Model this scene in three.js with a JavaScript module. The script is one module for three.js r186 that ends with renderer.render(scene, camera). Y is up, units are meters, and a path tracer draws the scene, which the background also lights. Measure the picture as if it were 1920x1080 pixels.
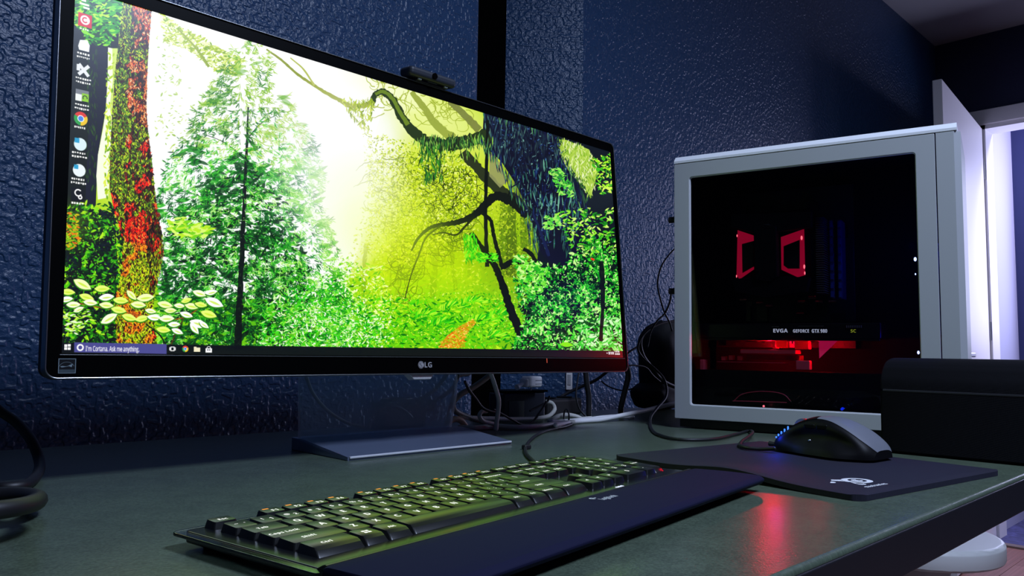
import * as THREE from 'three';
import { RoundedBoxGeometry } from 'three/addons/geometries/RoundedBoxGeometry.js';
import { TextGeometry } from 'three/addons/geometries/TextGeometry.js';
import { FontLoader } from 'three/addons/loaders/FontLoader.js';
import { mergeGeometries, mergeVertices, toCreasedNormals } from 'three/addons/utils/BufferGeometryUtils.js';
import { RectAreaLightUniformsLib } from 'three/addons/lights/RectAreaLightUniformsLib.js';

// ---------- camera, light, exposure ----------
const T = 0.74;                       // height of the desk top above the floor
const scene = new THREE.Scene();
scene.background = new THREE.Color().setRGB(0.5, 0.54, 0.95);      // dusk sky, seen only through the hallway window
const FOCAL = 1447.8, EYE = new THREE.Vector3(0, T + 0.1268, 0), PITCH = 0.0818, ROLL = 0.0148, YAW = 0.7782;
const camera = new THREE.PerspectiveCamera(2 * Math.atan(540 / FOCAL) * 180 / Math.PI, 1920 / 1080, 0.02, 60);
const FWD = new THREE.Vector3(Math.sin(YAW) * Math.cos(PITCH), Math.sin(PITCH), -Math.cos(YAW) * Math.cos(PITCH));
const R0 = new THREE.Vector3(Math.cos(YAW), 0, Math.sin(YAW)), U0 = new THREE.Vector3().crossVectors(R0, FWD);
const RIGHT = R0.clone().multiplyScalar(Math.cos(ROLL)).addScaledVector(U0, Math.sin(ROLL));
const UPV = U0.clone().multiplyScalar(Math.cos(ROLL)).addScaledVector(R0, -Math.sin(ROLL));
camera.position.copy(EYE);
camera.quaternion.setFromRotationMatrix(new THREE.Matrix4().makeBasis(RIGHT, UPV, FWD.clone().negate()));
const renderer = new THREE.WebGLRenderer({ antialias: true });
renderer.toneMapping = THREE.LinearToneMapping;
renderer.toneMappingExposure = 1.0;
renderer.shadowMap.enabled = true;
RectAreaLightUniformsLib.init();
const LAMP = { room: 64, roomColor: 0xc9daff, hall: 140, hallColor: 0xd9d4ff, screen: 1.0, screenLight: 0.25, window: 11, windowColor: 0xd0d2ff };
const areaLight = (color, power, w, h, at, to) => {
  const l = new THREE.RectAreaLight(color, power, w, h);
  l.position.copy(at); l.lookAt(to); scene.add(l); return l;
};
// the ceiling panel of the room and the one in the hallway (their fittings are built with the room)
const ROOM_LAMP = new THREE.Vector3(0.75, 2.46, 0.55), HALL_LAMP = new THREE.Vector3(4.75, 2.46, -0.3);
areaLight(LAMP.roomColor, LAMP.room, 0.5, 0.5, ROOM_LAMP.clone().add(new THREE.Vector3(0, -0.035, 0)), ROOM_LAMP.clone().add(new THREE.Vector3(0, -2, 0.0001)));
areaLight(LAMP.hallColor, LAMP.hall, 0.3, 0.3, HALL_LAMP.clone().add(new THREE.Vector3(0, -0.035, 0)), HALL_LAMP.clone().add(new THREE.Vector3(0, -2, 0.0001)));

// daylight entering by the hallway window, set just inside its opening
const WIN = { x: 5.02, z0: -0.8, z1: -0.15, y0: 0.95, y1: 1.95 };
areaLight(LAMP.windowColor, LAMP.window, WIN.z1 - WIN.z0, WIN.y1 - WIN.y0, new THREE.Vector3(WIN.x - 0.012, (WIN.y0 + WIN.y1) / 2, (WIN.z0 + WIN.z1) / 2), new THREE.Vector3(0, (WIN.y0 + WIN.y1) / 2, (WIN.z0 + WIN.z1) / 2));

// ---------- helpers ----------
const V = (x, y, z) => new THREE.Vector3(x, T + y, z);          // y counted from the desk top
let seedState = 12345;
const rnd = () => { seedState = (seedState + 0x6d2b79f5) | 0; let t = Math.imul(seedState ^ (seedState >>> 15), 1 | seedState); t = (t + Math.imul(t ^ (t >>> 7), 61 | t)) ^ t; return ((t ^ (t >>> 14)) >>> 0) / 4294967296; };
const rr = (a, b) => a + (b - a) * rnd();
const pick = (a) => a[Math.floor(rnd() * a.length)];
const usedNames = new Map();
function numbered(name) { const n = usedNames.get(name) ?? 0; usedNames.set(name, n + 1); return n ? name + '_' + String(n).padStart(3, '0') : name; }
function tag(o, label, category, group) { o.userData.label = label; if (category) o.userData.category = category; if (group) o.userData.group = group; return o; }
function shade(o) { o.castShadow = o.receiveShadow = true; return o; }
function part(name, geo, mat, parent, label) {
  const m = shade(new THREE.Mesh(geo, mat)); m.name = parent === scene ? numbered(name) : name; parent.add(m);
  if (label) m.userData.label = label;
  return m;
}
function thing(name, label, category, at, turn = 0, group) {
  const g = new THREE.Group(); g.name = numbered(name); g.position.copy(at); g.rotation.y = turn; scene.add(g);
  return tag(g, label, category, group);
}
function struct(name, geo, mat, parent = scene) { const m = part(name, geo, mat, parent); if (parent === scene) m.userData.kind = 'structure'; return m; }
// the line of sight through a pixel of the 1920 x 1080 photograph, used to read positions off the photograph
const sight = (px, py) => FWD.clone().addScaledVector(RIGHT, (px - 960) / FOCAL).addScaledVector(UPV, (540 - py) / FOCAL);
const atZ = (px, py, z) => { const d = sight(px, py); return EYE.clone().addScaledVector(d, z / d.z); };
const atX = (px, py, x) => { const d = sight(px, py); return EYE.clone().addScaledVector(d, x / d.x); };
const atY = (px, py, y = 0) => { const d = sight(px, py); return EYE.clone().addScaledVector(d, (T + y - EYE.y) / d.y); };
const onPlane = (px, py, o, n) => { const d = sight(px, py); return EYE.clone().addScaledVector(d, o.clone().sub(EYE).dot(n) / d.dot(n)); };
const tr = (geo, x = 0, y = 0, z = 0, rx = 0, ry = 0, rz = 0) => { if (rx) geo.rotateX(rx); if (ry) geo.rotateY(ry); if (rz) geo.rotateZ(rz); return geo.translate(x, y, z); };
const box = (w, h, d, x = 0, y = 0, z = 0, r = 0) => (r ? new RoundedBoxGeometry(w, h, d, 2, r) : new THREE.BoxGeometry(w, h, d)).translate(x, y, z);
const cyl = (r1, r2, h, n = 20) => new THREE.CylinderGeometry(r1, r2, h, n);
const merge = (list) => mergeGeometries(list.map((g) => { const h = g.index ? g.toNonIndexed() : g.clone(); for (const k of Object.keys(h.attributes)) if (!['position', 'normal', 'uv'].includes(k)) h.deleteAttribute(k); return h; }));
const rrect = (x0, y0, x1, y1, r, shape = new THREE.Shape()) => {
  shape.moveTo(x0 + r, y0); shape.lineTo(x1 - r, y0); shape.absarc(x1 - r, y0 + r, r, -Math.PI / 2, 0); shape.lineTo(x1, y1 - r); shape.absarc(x1 - r, y1 - r, r, 0, Math.PI / 2);
  shape.lineTo(x0 + r, y1); shape.absarc(x0 + r, y1 - r, r, Math.PI / 2, Math.PI); shape.lineTo(x0, y0 + r); shape.absarc(x0 + r, y0 + r, r, Math.PI, Math.PI * 1.5); return shape;
};
const extrude = (shape, depth, bevel = 0, seg = 2) => new THREE.ExtrudeGeometry(shape, { depth: depth - 2 * bevel, bevelEnabled: bevel > 0, bevelSize: bevel, bevelThickness: bevel, bevelOffset: -bevel, bevelSegments: seg, curveSegments: 8 }).translate(0, 0, bevel);
const poly2 = (pts) => { const s = new THREE.Shape(); pts.forEach((p, i) => (i ? s.lineTo(p[0], p[1]) : s.moveTo(p[0], p[1]))); return s; };
const font = await new FontLoader().loadAsync('fonts/droid/droid_sans_bold.typeface.json');
const text = (str, size, depth, fit) => {
  const g = new TextGeometry(str, { font, size, depth, curveSegments: 3 }); g.computeBoundingBox(); const b = g.boundingBox;
  g.translate(-(b.min.x + b.max.x) / 2, -(b.min.y + b.max.y) / 2, 0); if (fit) g.scale(fit / (b.max.x - b.min.x), 1, 1); return g;
};
const rgb = (r, g, b) => new THREE.Color().setRGB(r, g, b);
const std = (o) => new THREE.MeshStandardMaterial(o), phys = (o) => new THREE.MeshPhysicalMaterial(o);
function dataTexture(n, f, srgb = false) {
  const d = new Uint8Array(n * n * 4);
  for (let y = 0; y < n; y++) for (let x = 0; x < n; x++) { const c = f(x / n, y / n), o = (y * n + x) * 4; for (let k = 0; k < 3; k++) d[o + k] = Math.max(0, Math.min(255, (c.length ? c[k] : c) * 255)); d[o + 3] = 255; }
  const t = new THREE.DataTexture(d, n, n); t.wrapS = t.wrapT = THREE.RepeatWrapping; t.magFilter = THREE.LinearFilter; t.minFilter = THREE.LinearMipmapLinearFilter; t.generateMipmaps = true;
  if (srgb) t.colorSpace = THREE.SRGBColorSpace; t.needsUpdate = true; return t;
}
// tileable smooth noise
const hash = (x, y, s) => { let h = Math.imul(x, 374761393) + Math.imul(y, 668265263) + Math.imul(s, 974634777) | 0; h = Math.imul(h ^ (h >>> 13), 1274126177); return ((h ^ (h >>> 16)) >>> 0) / 4294967296; };
function tnoise(u, v, n, s, m = n) {
  const x = u * n, y = v * m, i = Math.floor(x), j = Math.floor(y), fx = x - i, fy = y - j, a = fx * fx * (3 - 2 * fx), b = fy * fy * (3 - 2 * fy), w = (k, c) => ((k % c) + c) % c;
  const g = (p, q) => hash(w(p, n), w(q, m), s);
  return (g(i, j) * (1 - a) + g(i + 1, j) * a) * (1 - b) + (g(i, j + 1) * (1 - a) + g(i + 1, j + 1) * a) * b;
}
const sstep = THREE.MathUtils.smoothstep, clamp = THREE.MathUtils.clamp, lerp = THREE.MathUtils.lerp;
const repeat = (t, a, b = a) => { const c = t.clone(); c.repeat.set(a, b); c.needsUpdate = true; return c; };

// ---------- materials ----------
const plaster = dataTexture(1024, (u, v) => { const w = 0.012 * (tnoise(u, v, 24, 5) - 0.5), n = tnoise(u + w, v - w, 62, 1), m = tnoise(u, v, 128, 2), k = tnoise(u, v, 30, 9); return clamp(0.62 * sstep(n + 0.25 * (k - 0.5), 0.34, 0.74) + 0.22 * m + 0.1 * tnoise(u, v, 300, 3), 0, 1); });
const M = {};
M.wall = phys({ color: rgb(0.015, 0.05, 0.125), roughness: 0.4, bumpMap: repeat(plaster, 1 / 0.4), bumpScale: 0.0022, specularIntensity: 1 });
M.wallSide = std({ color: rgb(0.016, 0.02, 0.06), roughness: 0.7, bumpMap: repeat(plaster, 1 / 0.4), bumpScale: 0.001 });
M.ceiling = std({ color: rgb(0.3, 0.3, 0.32), roughness: 0.9 });
M.white = std({ color: rgb(0.72, 0.71, 0.72), roughness: 0.5 });
M.hallWall = std({ color: rgb(0.36, 0.37, 0.5), roughness: 0.8 });
M.hallNavy = std({ color: rgb(0.03, 0.04, 0.13), roughness: 0.8 });
M.black = std({ color: rgb(0.006, 0.006, 0.007), roughness: 0.55 });
M.blackGloss = phys({ color: rgb(0.0011, 0.0012, 0.0013), roughness: 0.4, specularIntensity: 0.06 });
M.cableBlack = std({ color: rgb(0.008, 0.008, 0.01), roughness: 0.5 });
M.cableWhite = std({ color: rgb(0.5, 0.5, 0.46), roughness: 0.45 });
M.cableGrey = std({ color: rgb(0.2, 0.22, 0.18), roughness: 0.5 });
M.steel = std({ color: rgb(0.55, 0.56, 0.58), roughness: 0.28, metalness: 1 });
// ---------- the picture shown on the screen: a misty forest desktop, drawn flat as it is on the glass ----------
const MON = { at: V(0.6003, 0.098, -0.761), tilt: 0.0852, x0: -0.403, x1: 0.407, y0: 0.0215, y1: 0.366 };
const MON_N = new THREE.Vector3(0, Math.sin(MON.tilt), Math.cos(MON.tilt));
const CW = 2048, CH = 872;
function drawScreen() {
  const cv = document.createElement('canvas'); cv.width = CW; cv.height = CH;
  const c = cv.getContext('2d');
  // measured points (pixels of the photograph) -> the flat picture on the screen
  const S = (x, y) => { const p = onPlane(x, y, MON.at, MON_N).sub(MON.at), u = p.x, v = p.y / Math.cos(MON.tilt); return [(u - MON.x0) / (MON.x1 - MON.x0) * CW, (1 - (v - MON.y0) / (MON.y1 - MON.y0)) * CH]; };
  const path = (pts) => { c.beginPath(); pts.forEach((p, i) => { const q = S(p[0], p[1]); i ? c.lineTo(q[0], q[1]) : c.moveTo(q[0], q[1]); }); c.closePath(); };
  const fill = (pts, col, a = 1) => { c.globalAlpha = a; c.fillStyle = col; path(pts); c.fill(); c.globalAlpha = 1; };
  const soft = (x, y, rx, ry, col, a = 1) => {
    const o = S(x, y), e = S(x + rx, y), f = S(x, y + ry), sx = Math.hypot(e[0] - o[0], e[1] - o[1]), sy = Math.hypot(f[0] - o[0], f[1] - o[1]);
    c.save(); c.translate(o[0], o[1]); c.scale(sx, sy); const g = c.createRadialGradient(0, 0, 0, 0, 0, 1); const n = parseInt(col.slice(1), 16), k = [n >> 16, (n >> 8) & 255, n & 255].join(',');
    g.addColorStop(0, `rgba(${k},${a})`); g.addColorStop(0.45, `rgba(${k},${a * 0.72})`); g.addColorStop(1, `rgba(${k},0)`); c.fillStyle = g; c.beginPath(); c.arc(0, 0, 1, 0, 7); c.fill(); c.restore();
  };
  const spline = (pts, n = 8) => { const k = new THREE.CatmullRomCurve3(pts.map((p) => new THREE.Vector3(p[0], p[1], 0))); return k.getPoints((pts.length - 1) * n); };
  const branch = (pts, w0, w1, col, a = 1, rough = 0.25) => {
    const p = spline(pts), l = [], r = [];
    p.forEach((q, i) => { const d = p[Math.min(i + 1, p.length - 1)].clone().sub(p[Math.max(i - 1, 0)]).normalize(), w = lerp(w0, w1, i / (p.length - 1)) / 2; l.push([q.x - d.y * w * rr(1 - rough, 1 + rough), q.y + d.x * w * rr(1 - rough, 1 + rough)]); r.unshift([q.x + d.y * w * rr(1 - rough, 1 + rough), q.y - d.x * w * rr(1 - rough, 1 + rough)]); });
    fill(l.concat(r), col, a);
  };
  const leaf = (x, y, len, ang, wid, col, a = 1) => {
    const cx = Math.cos(ang), sy = Math.sin(ang), P = (s, t) => [x + cx * s - sy * t, y + sy * s + cx * t], A = S(...P(-len / 2, 0)), B = S(...P(0, -wid)), C = S(...P(len / 2, 0)), D = S(...P(-len * 0.08, wid));
    c.globalAlpha = a; c.fillStyle = col; c.beginPath(); c.moveTo(A[0], A[1]); c.quadraticCurveTo(B[0], B[1], C[0], C[1]); c.quadraticCurveTo(D[0], D[1], A[0], A[1]); c.fill(); c.globalAlpha = 1;
  };
  const inside = (pts, x, y) => { let k = false; for (let i = 0, j = pts.length - 1; i < pts.length; j = i++) { const [a, b] = pts[i], [d, e] = pts[j]; if ((b > y) !== (e > y) && x < (d - a) * (y - b) / (e - b) + a) k = !k; } return k; };
  const scatter = (n, pts, f) => { const xs = pts.map((p) => p[0]), ys = pts.map((p) => p[1]), a = Math.min(...xs), b = Math.max(...xs), d = Math.min(...ys), e = Math.max(...ys); for (let i = 0, t = 0; i < n && t < n * 20; t++) { const x = rr(a, b), y = rr(d, e); if (inside(pts, x, y)) { f(x, y, (y - d) / (e - d), (x - a) / (b - a)); i++; } } };
  const leaves = (n, pts, cols, l0, l1, spread = 0.7, base = 0.25, thin = 0.26, a = 1) => scatter(n, pts, (x, y) => { const l = rr(l0, l1); leaf(x, y, l, base + rr(-spread, spread) + (rnd() < 0.5 ? Math.PI - 2 * base : 0), l * rr(thin * 0.7, thin * 1.3), pick(cols), a); });
  const twigs = (n, pts, col, len, w, a = 1, droop = 0.9) => scatter(n, pts, (x, y) => { const p = [[x, y]]; let d = rr(0.2, 2.9); const turn = rr(-0.35, 0.35); for (let i = 0; i < 7; i++) { d += turn + rr(-0.75, 0.75); x += Math.cos(d) * len / 7; y += Math.sin(d) * len / 7 * droop; p.push([x, y]); } branch(p, w, w * 0.35, col, a); });

  // sprays of leaves round a twig end; fine specks of light between them
  const spray = (x, y, n, len, dir, fan, thin, cols) => { for (let i = 0; i < n; i++) { const a = dir + rr(-fan, fan), l = len * rr(0.6, 1.2), o = rr(0.1, 0.9) * len; leaf(x + Math.cos(dir) * o * 0.7 + Math.cos(a) * l * 0.5, y + Math.sin(dir) * o * 0.7 + Math.sin(a) * l * 0.5, l, a, l * thin * rr(0.7, 1.3), pick(cols)); } };
  const specks = (n, pts, cols, s0, s1, a = 1) => scatter(n, pts, (x, y) => { const l = rr(s0, s1); leaf(x, y, l, rr(0, 3.14), l * rr(0.25, 0.5), pick(cols), a); });
  // leaves that gather into dark, middling and bright clumps
  const clumps = (n, pts, f, seed, sets, l0, l1, thin = 0.3) => scatter(n, pts, (x, y) => { const m = 0.6 * tnoise(x / 400, y / 400, f, seed) + 0.4 * tnoise(x / 400, y / 400, f * 2.7 | 0, seed + 1) + rr(-0.1, 0.1), k = sets[clamp(Math.floor((m - 0.28) / 0.44 * sets.length), 0, sets.length - 1)]; spray(x, y, 3, rr(l0, l1), rr(0, 6.28), 0.9, thin, k); });
  c.fillStyle = '#9cc41c'; c.fillRect(0, 0, CW, CH);
  // light and distance
  soft(940, 520, 330, 240, '#7f9c22', 0.9); soft(760, 540, 190, 150, '#a9cf22', 0.9); soft(1000, 300, 220, 140, '#a5bb58', 0.8); soft(830, 330, 190, 130, '#c8d95c', 0.9); soft(780, 200, 190, 110, '#eef6b4', 0.95);
  soft(790, 600, 260, 90, '#69b814', 0.95); soft(560, 600, 260, 120, '#5aa02c', 0.9);
  fill([[270, -20], [470, -20], [700, 140], [720, 200], [690, 290], [690, 400], [672, 470], [640, 560], [300, 560], [270, 400]], '#ffffff');
  for (const [x, y, r] of [[400, 120, 230], [560, 190, 210], [620, 300, 150], [640, 400, 110], [660, 240, 120], [330, 300, 180]]) soft(x, y, r, r, '#ffffff', 1);
  soft(720, 150, 90, 60, '#fbffdc', 0.9); soft(640, 470, 70, 60, '#ffffff', 0.9); soft(640, 300, 110, 200, '#ffffff', 1);
  // misty tree line
  for (const [x, y0, y1, w, a] of [[684, 455, 570, 7, 0.5], [748, 440, 560, 6, 0.45], [815, 430, 560, 9, 0.5], [852, 440, 545, 6, 0.5], [851, 300, 440, 4, 0.3], [735, 330, 560, 3, 0.4], [945, 380, 520, 12, 0.5], [960, 385, 520, 15, 0.75], [985, 385, 500, 14, 0.5], [1003, 400, 520, 10, 0.4], [880, 400, 520, 4, 0.35]]) branch([[x + rr(-4, 4), y0], [x + rr(-3, 3), (y0 + y1) / 2], [x + rr(-5, 5), y1]], w, w * 1.4, '#4d5f18', a);
  leaves(900, [[690, 330], [860, 300], [900, 420], [900, 560], [700, 560], [660, 470]], ['#c9dc5a', '#a8c23c', '#dff08a', '#8faa2a', '#f1fbb0'], 4, 10, 1.2, 0.3, 0.3, 0.8);
  leaves(700, [[700, 470], [960, 470], [980, 620], [640, 620]], ['#8fbf1e', '#6aa818', '#b4dc3a', '#9cc82c', '#557f14'], 4, 10, 1.2, 0.3, 0.3, 0.55);
  specks(2600, [[680, 240], [900, 300], [960, 420], [960, 640], [640, 640], [650, 480], [690, 400]], ['#dcee7a', '#a9c236', '#8ea52a', '#f0fbb4', '#748c1e', '#c6e04c'], 2, 6, 0.75);
  specks(900, [[930, 380], [1010, 390], [1030, 520], [930, 520]], ['#a8bc3c', '#6f8424', '#c8dc60', '#4e5f1c'], 2, 7, 0.7);
  // pale twigs at the top, hanging into the light
  twigs(60, [[690, 130], [860, 170], [900, 230], [700, 210]], '#8f9c48', 46, 2.2, 0.75);
  leaves(700, [[300, 20], [330, 45], [380, 70], [420, 95], [460, 110], [440, 145], [400, 130], [350, 90], [310, 80]], ['#b9c95c', '#98ad3c', '#d9e692', '#7f9836', '#e8f2b8'], 5, 13, 0.9, 0.4, 0.28);
  leaves(110, [[295, 60], [345, 110], [365, 200], [330, 300], [290, 260]], ['#9fbf5c', '#c6d88c', '#7fa048'], 4, 10, 0.9, 0.4, 0.3, 0.85);
  branch([[335, 55], [370, 92], [392, 125]], 3, 5, '#8b9a4a');
  // vines and twigs under the arching branch
  twigs(240, [[700, 290], [880, 280], [900, 400], [840, 470], [760, 520], [715, 450], [690, 350]], '#4a5718', 40, 1.8, 0.85);
  leaves(1100, [[690, 280], [880, 290], [900, 400], [860, 470], [760, 480], [700, 400]], ['#a9bd3c', '#7f9828', '#c9da66', '#5b7420', '#e0ec96'], 4, 9, 1.2, 0.3, 0.32, 0.85);
  twigs(90, [[760, 425], [880, 420], [830, 470], [770, 560], [745, 600], [740, 500]], '#2c380e', 50, 1.9, 0.9);
  leaves(900, [[640, 480], [720, 500], [740, 640], [600, 655], [560, 600]], ['#e6ffc4', '#a4e04a', '#f6ffe4', '#6fc02c', '#3f8a24', '#ffffff'], 5, 12, 0.9, 0.3, 0.32);
  specks(2400, [[690, 250], [880, 290], [905, 400], [860, 440], [770, 500], [690, 470]], ['#e4f27c', '#b9cf2c', '#8fa818', '#f6fcb8', '#5f7414', '#d4e84c'], 2.5, 7, 0.9);
  twigs(60, [[790, 300], [900, 320], [900, 390], [800, 420]], '#26300f', 34, 1.4, 0.8); soft(800, 480, 120, 80, '#c4e010', 0.35); soft(860, 540, 130, 60, '#8fc80c', 0.4); soft(720, 560, 90, 70, '#d8f43c', 0.4);
  // ground
  specks(2200, [[560, 555], [960, 545], [1000, 660], [540, 660]], ['#8fe02c', '#c4f05c', '#3f9a18', '#1e6a14', '#6cc81e', '#e4ff9c'], 2, 6, 0.9);
  leaves(1100, [[640, 560], [960, 560], [1000, 660], [540, 660]], ['#4fb414', '#86d826', '#b9ea4c', '#2f8a16', '#6cc81e', '#1e6a14'], 5, 14, 0.9, 0.35, 0.25);
  for (const [x, y] of [[800, 590], [850, 575], [830, 605], [905, 600], [890, 565], [940, 590], [930, 630]]) for (let i = 0; i < 26; i++) { const t = rr(-2.9, -0.2), r = rr(8, 34); leaf(x + Math.cos(t) * r * 0.9, y + Math.sin(t) * r * 0.5 + r * r * 0.008, 15, t * 0.5, 2.6, pick(['#58c42c', '#8ee03c', '#2f9420', '#b4ec5a'])); }
  fill([[888, 598], [893, 606], [872, 628], [868, 652], [822, 652], [838, 630], [862, 612]], '#d8862c', 0.7);
  leaves(260, [[886, 598], [895, 604], [874, 628], [872, 652], [818, 652], [838, 630]], ['#f4b060', '#dc7c24', '#b8601c', '#f0d080', '#8aa820', '#a4c830'], 3, 7, 1.2, 0.2, 0.34);
  // far right: the big dark leaning tree
  fill([[1020, 250], [1180, 270], [1180, 660], [1040, 660], [1000, 560], [1010, 470]], '#0d1322', 0.96);
  fill([[1046, 262], [1062, 262], [1105, 280], [1122, 320], [1108, 372], [1098, 352], [1078, 326], [1060, 316]], '#a2bd62');
  leaves(120, [[1040, 258], [1056, 262], [1066, 300], [1100, 352], [1106, 384], [1080, 350], [1050, 320]], ['#16203a', '#24403c', '#3c5c3c', '#101628'], 7, 18, 0.4, 1.3, 0.16);
  leaves(420, [[1044, 262], [1062, 262], [1110, 282], [1124, 330], [1108, 376], [1078, 330], [1058, 318]], ['#d7e6a0', '#86a84c', '#b9d27a', '#5d8034', '#e9f2c4'], 4, 12, 0.5, 1.3, 0.2, 0.85);
  branch([[772, 172], [795, 200], [820, 235], [850, 260]], 9, 17, '#8f9a56', 0.95); branch([[843, 190], [868, 212], [900, 245]], 11, 15, '#787c50', 0.95);
  branch([[868, 285], [890, 308], [912, 332], [940, 358], [966, 375], [992, 398]], 17, 22, '#333a24');
  fill([[919, 284], [938, 305], [952, 340], [938, 352], [918, 330]], '#8c8f6c', 0.9);
  fill([[908, 205], [940, 200], [1035, 240], [1050, 290], [1075, 335], [1092, 372], [1120, 420], [1130, 480], [1060, 520], [1012, 470], [1000, 425], [985, 380], [966, 342], [940, 302], [918, 282], [905, 262]], '#121428');
  leaves(500, [[908, 205], [1035, 240], [1050, 290], [1030, 330], [985, 330], [940, 300], [910, 270]], ['#2e4650', '#1c2838', '#4a6a6c', '#222c44', '#6d8f80', '#355058'], 7, 22, 0.25, 1.45, 0.12, 0.8);
  soft(1010, 330, 60, 110, '#0b0c1e', 0.75); soft(1050, 420, 60, 70, '#0b0c1e', 0.7);
  leaves(300, [[960, 320], [1050, 300], [1080, 350], [1090, 420], [1070, 480], [1020, 460], [990, 390]], ['#3c6a58', '#5e927a', '#20365a', '#86b49c', '#16204a'], 8, 26, 0.22, 1.45, 0.1, 0.8);
  branch([[918, 252], [880, 264], [845, 270], [812, 268], [792, 260], [766, 236], [748, 208], [736, 186], [718, 172], [704, 178], [698, 196]], 26, 9, '#2f3c20');
  leaves(110, [[775, 262], [925, 250], [925, 300], [850, 300], [800, 330], [780, 300]], ['#5f8a3c', '#8fb85c', '#2f5a2c', '#a8cc74', '#1c3418'], 8, 22, 0.25, 1.45, 0.1);
  branch([[766, 234], [748, 206], [736, 184], [718, 171], [704, 177]], 8, 6, '#7c8c3e', 0.8);
  for (let i = 0; i < 34; i++) { const t = rnd(), x = lerp(788, 922, t), y = lerp(262, 256, t) + rr(-6, 10); for (let k = 0; k < 9; k++) leaf(x + rr(-5, 5), y + rr(0, 14), rr(6, 20), 1.45 + rr(-0.35, 0.35), rr(0.8, 2), pick(['#24402a', '#3f6a3c', '#16281e', '#5f8a4c', '#8fb464', '#1a2a1c']), 0.95); }
  leaves(90, [[788, 275], [828, 275], [832, 335], [795, 345]], ['#2f5a2c', '#4c8038', '#1c3a20'], 8, 22, 0.3, 1.4, 0.14);
  branch([[700, 190], [682, 198], [652, 196], [640, 189], [612, 174], [590, 160], [560, 140], [528, 112], [500, 92]], 10, 3, '#88914c'); branch([[590, 160], [570, 130], [545, 108]], 4, 2, '#a8b06c');
  leaves(170, [[640, 185], [705, 185], [700, 215], [690, 250], [670, 235], [650, 205]], ['#9cb03c', '#7f9430', '#c2d06a', '#5f7428'], 4, 14, 0.6, 1.2, 0.2);
  branch([[992, 402], [972, 385], [953, 373], [928, 369], [908, 386], [890, 403], [860, 416], [830, 421], [807, 427], [785, 446], [772, 470]], 22, 3, '#141a12'); branch([[905, 400], [920, 412], [926, 440], [936, 478], [944, 505]], 6, 8, '#12180e');
  branch([[890, 405], [872, 425], [856, 440], [830, 436], [812, 440]], 5, 2, '#1a2010'); branch([[830, 421], [800, 445], [785, 480], [770, 520], [760, 560]], 4, 2, '#28300f');
  branch([[915, 225], [913, 300], [911, 400], [914, 500]], 5, 7, '#11160f');
  branch([[884, 436], [898, 458], [914, 476], [930, 502], [942, 532], [951, 560], [962, 592], [976, 622], [990, 648]], 9, 17, '#0d130b'); branch([[944, 500], [964, 490], [986, 494], [1012, 503]], 12, 8, '#10170e'); branch([[982, 466], [996, 476], [1006, 492], [1014, 520]], 7, 8, '#141b12'); branch([[958, 352], [953, 372]], 4, 3, '#12180e');
  leaves(120, [[868, 440], [890, 440], [905, 480], [875, 495]], ['#4cc42c', '#86e84c', '#2c8a1c'], 6, 15, 0.4, 1.3, 0.2);
  leaves(70, [[895, 475], [930, 475], [935, 490], [900, 492]], ['#4cc42c', '#86e84c', '#2c8a1c'], 6, 13, 0.5, 0.5, 0.25);
  for (const [ax, ay, bx, by, n] of [[905, 262, 940, 302, 40], [940, 302, 985, 380, 60], [985, 380, 1012, 470, 60], [1050, 290, 1092, 372, 50], [1092, 372, 1130, 480, 50], [910, 205, 1035, 240, 40]]) for (let i = 0; i < n; i++) { const t = rnd(), x = lerp(ax, bx, t) + rr(-9, 5), y = lerp(ay, by, t) + rr(-4, 14); leaf(x, y, rr(10, 28), 1.5 + rr(-0.2, 0.2), rr(0.8, 2), pick(['#17193e', '#24345a', '#4a7a5c', '#6f9c6c', '#2c4a3c', '#101430'])); }
  specks(500, [[920, 220], [1040, 250], [1090, 380], [1120, 470], [1010, 460], [960, 330]], ['#5a7a9a', '#8fb4a8', '#3c5a78', '#2a3a66', '#0d1030'], 2, 6, 0.7);
  branch([[985, 300], [975, 340], [958, 352]], 3, 2, '#14162c'); branch([[1000, 400], [1016, 440], [1030, 480]], 4, 6, '#1c2444');
  // bushes on the right
  fill([[1165, 440], [1168, 660], [960, 660], [985, 600], [1000, 520], [1060, 500]], '#0b1a18', 0.9);
  const bush = ['#1f7a2c', '#3fae3c', '#7fdc64', '#c4f2a0', '#12501f', '#0c3418', '#58c444'];
  leaves(2600, [[960, 520], [1010, 490], [1060, 500], [1110, 440], [1170, 450], [1170, 660], [950, 660], [985, 610]], bush, 4, 11, 1.2, 0.4, 0.32);
  clumps(900, [[975, 530], [1010, 495], [1060, 500], [1110, 440], [1170, 450], [1170, 655], [960, 655], [985, 610]], 19, 61, [['#060e12', '#0a1a16'], ['#0c3418', '#12501f', '#1f6a2c'], ['#2c8a34', '#4fb848', '#1f7a2c'], ['#8fe070', '#c8f4a0', '#5fc850']], 6, 11, 0.36);
  specks(1400, [[960, 540], [1010, 500], [1060, 510], [1110, 450], [1168, 460], [1168, 655], [960, 655], [985, 610]], ['#d8f8b8', '#8fe070', '#0a1c14', '#0c2416', '#4fb848', '#060e10'], 2, 6, 0.9);
  leaves(260, [[1040, 400], [1070, 390], [1160, 390], [1165, 470], [1090, 480], [1060, 450]], ['#5fb03c', '#9cdc5c', '#cdf28c', '#2f7a2c'], 5, 12, 0.9, 0.3, 0.34);
  leaves(150, [[1110, 300], [1150, 285], [1158, 360], [1125, 365]], ['#9fe04c', '#d4f47c', '#58a83a', '#2f6a2c'], 5, 12, 0.9, 0.3, 0.36);
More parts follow.
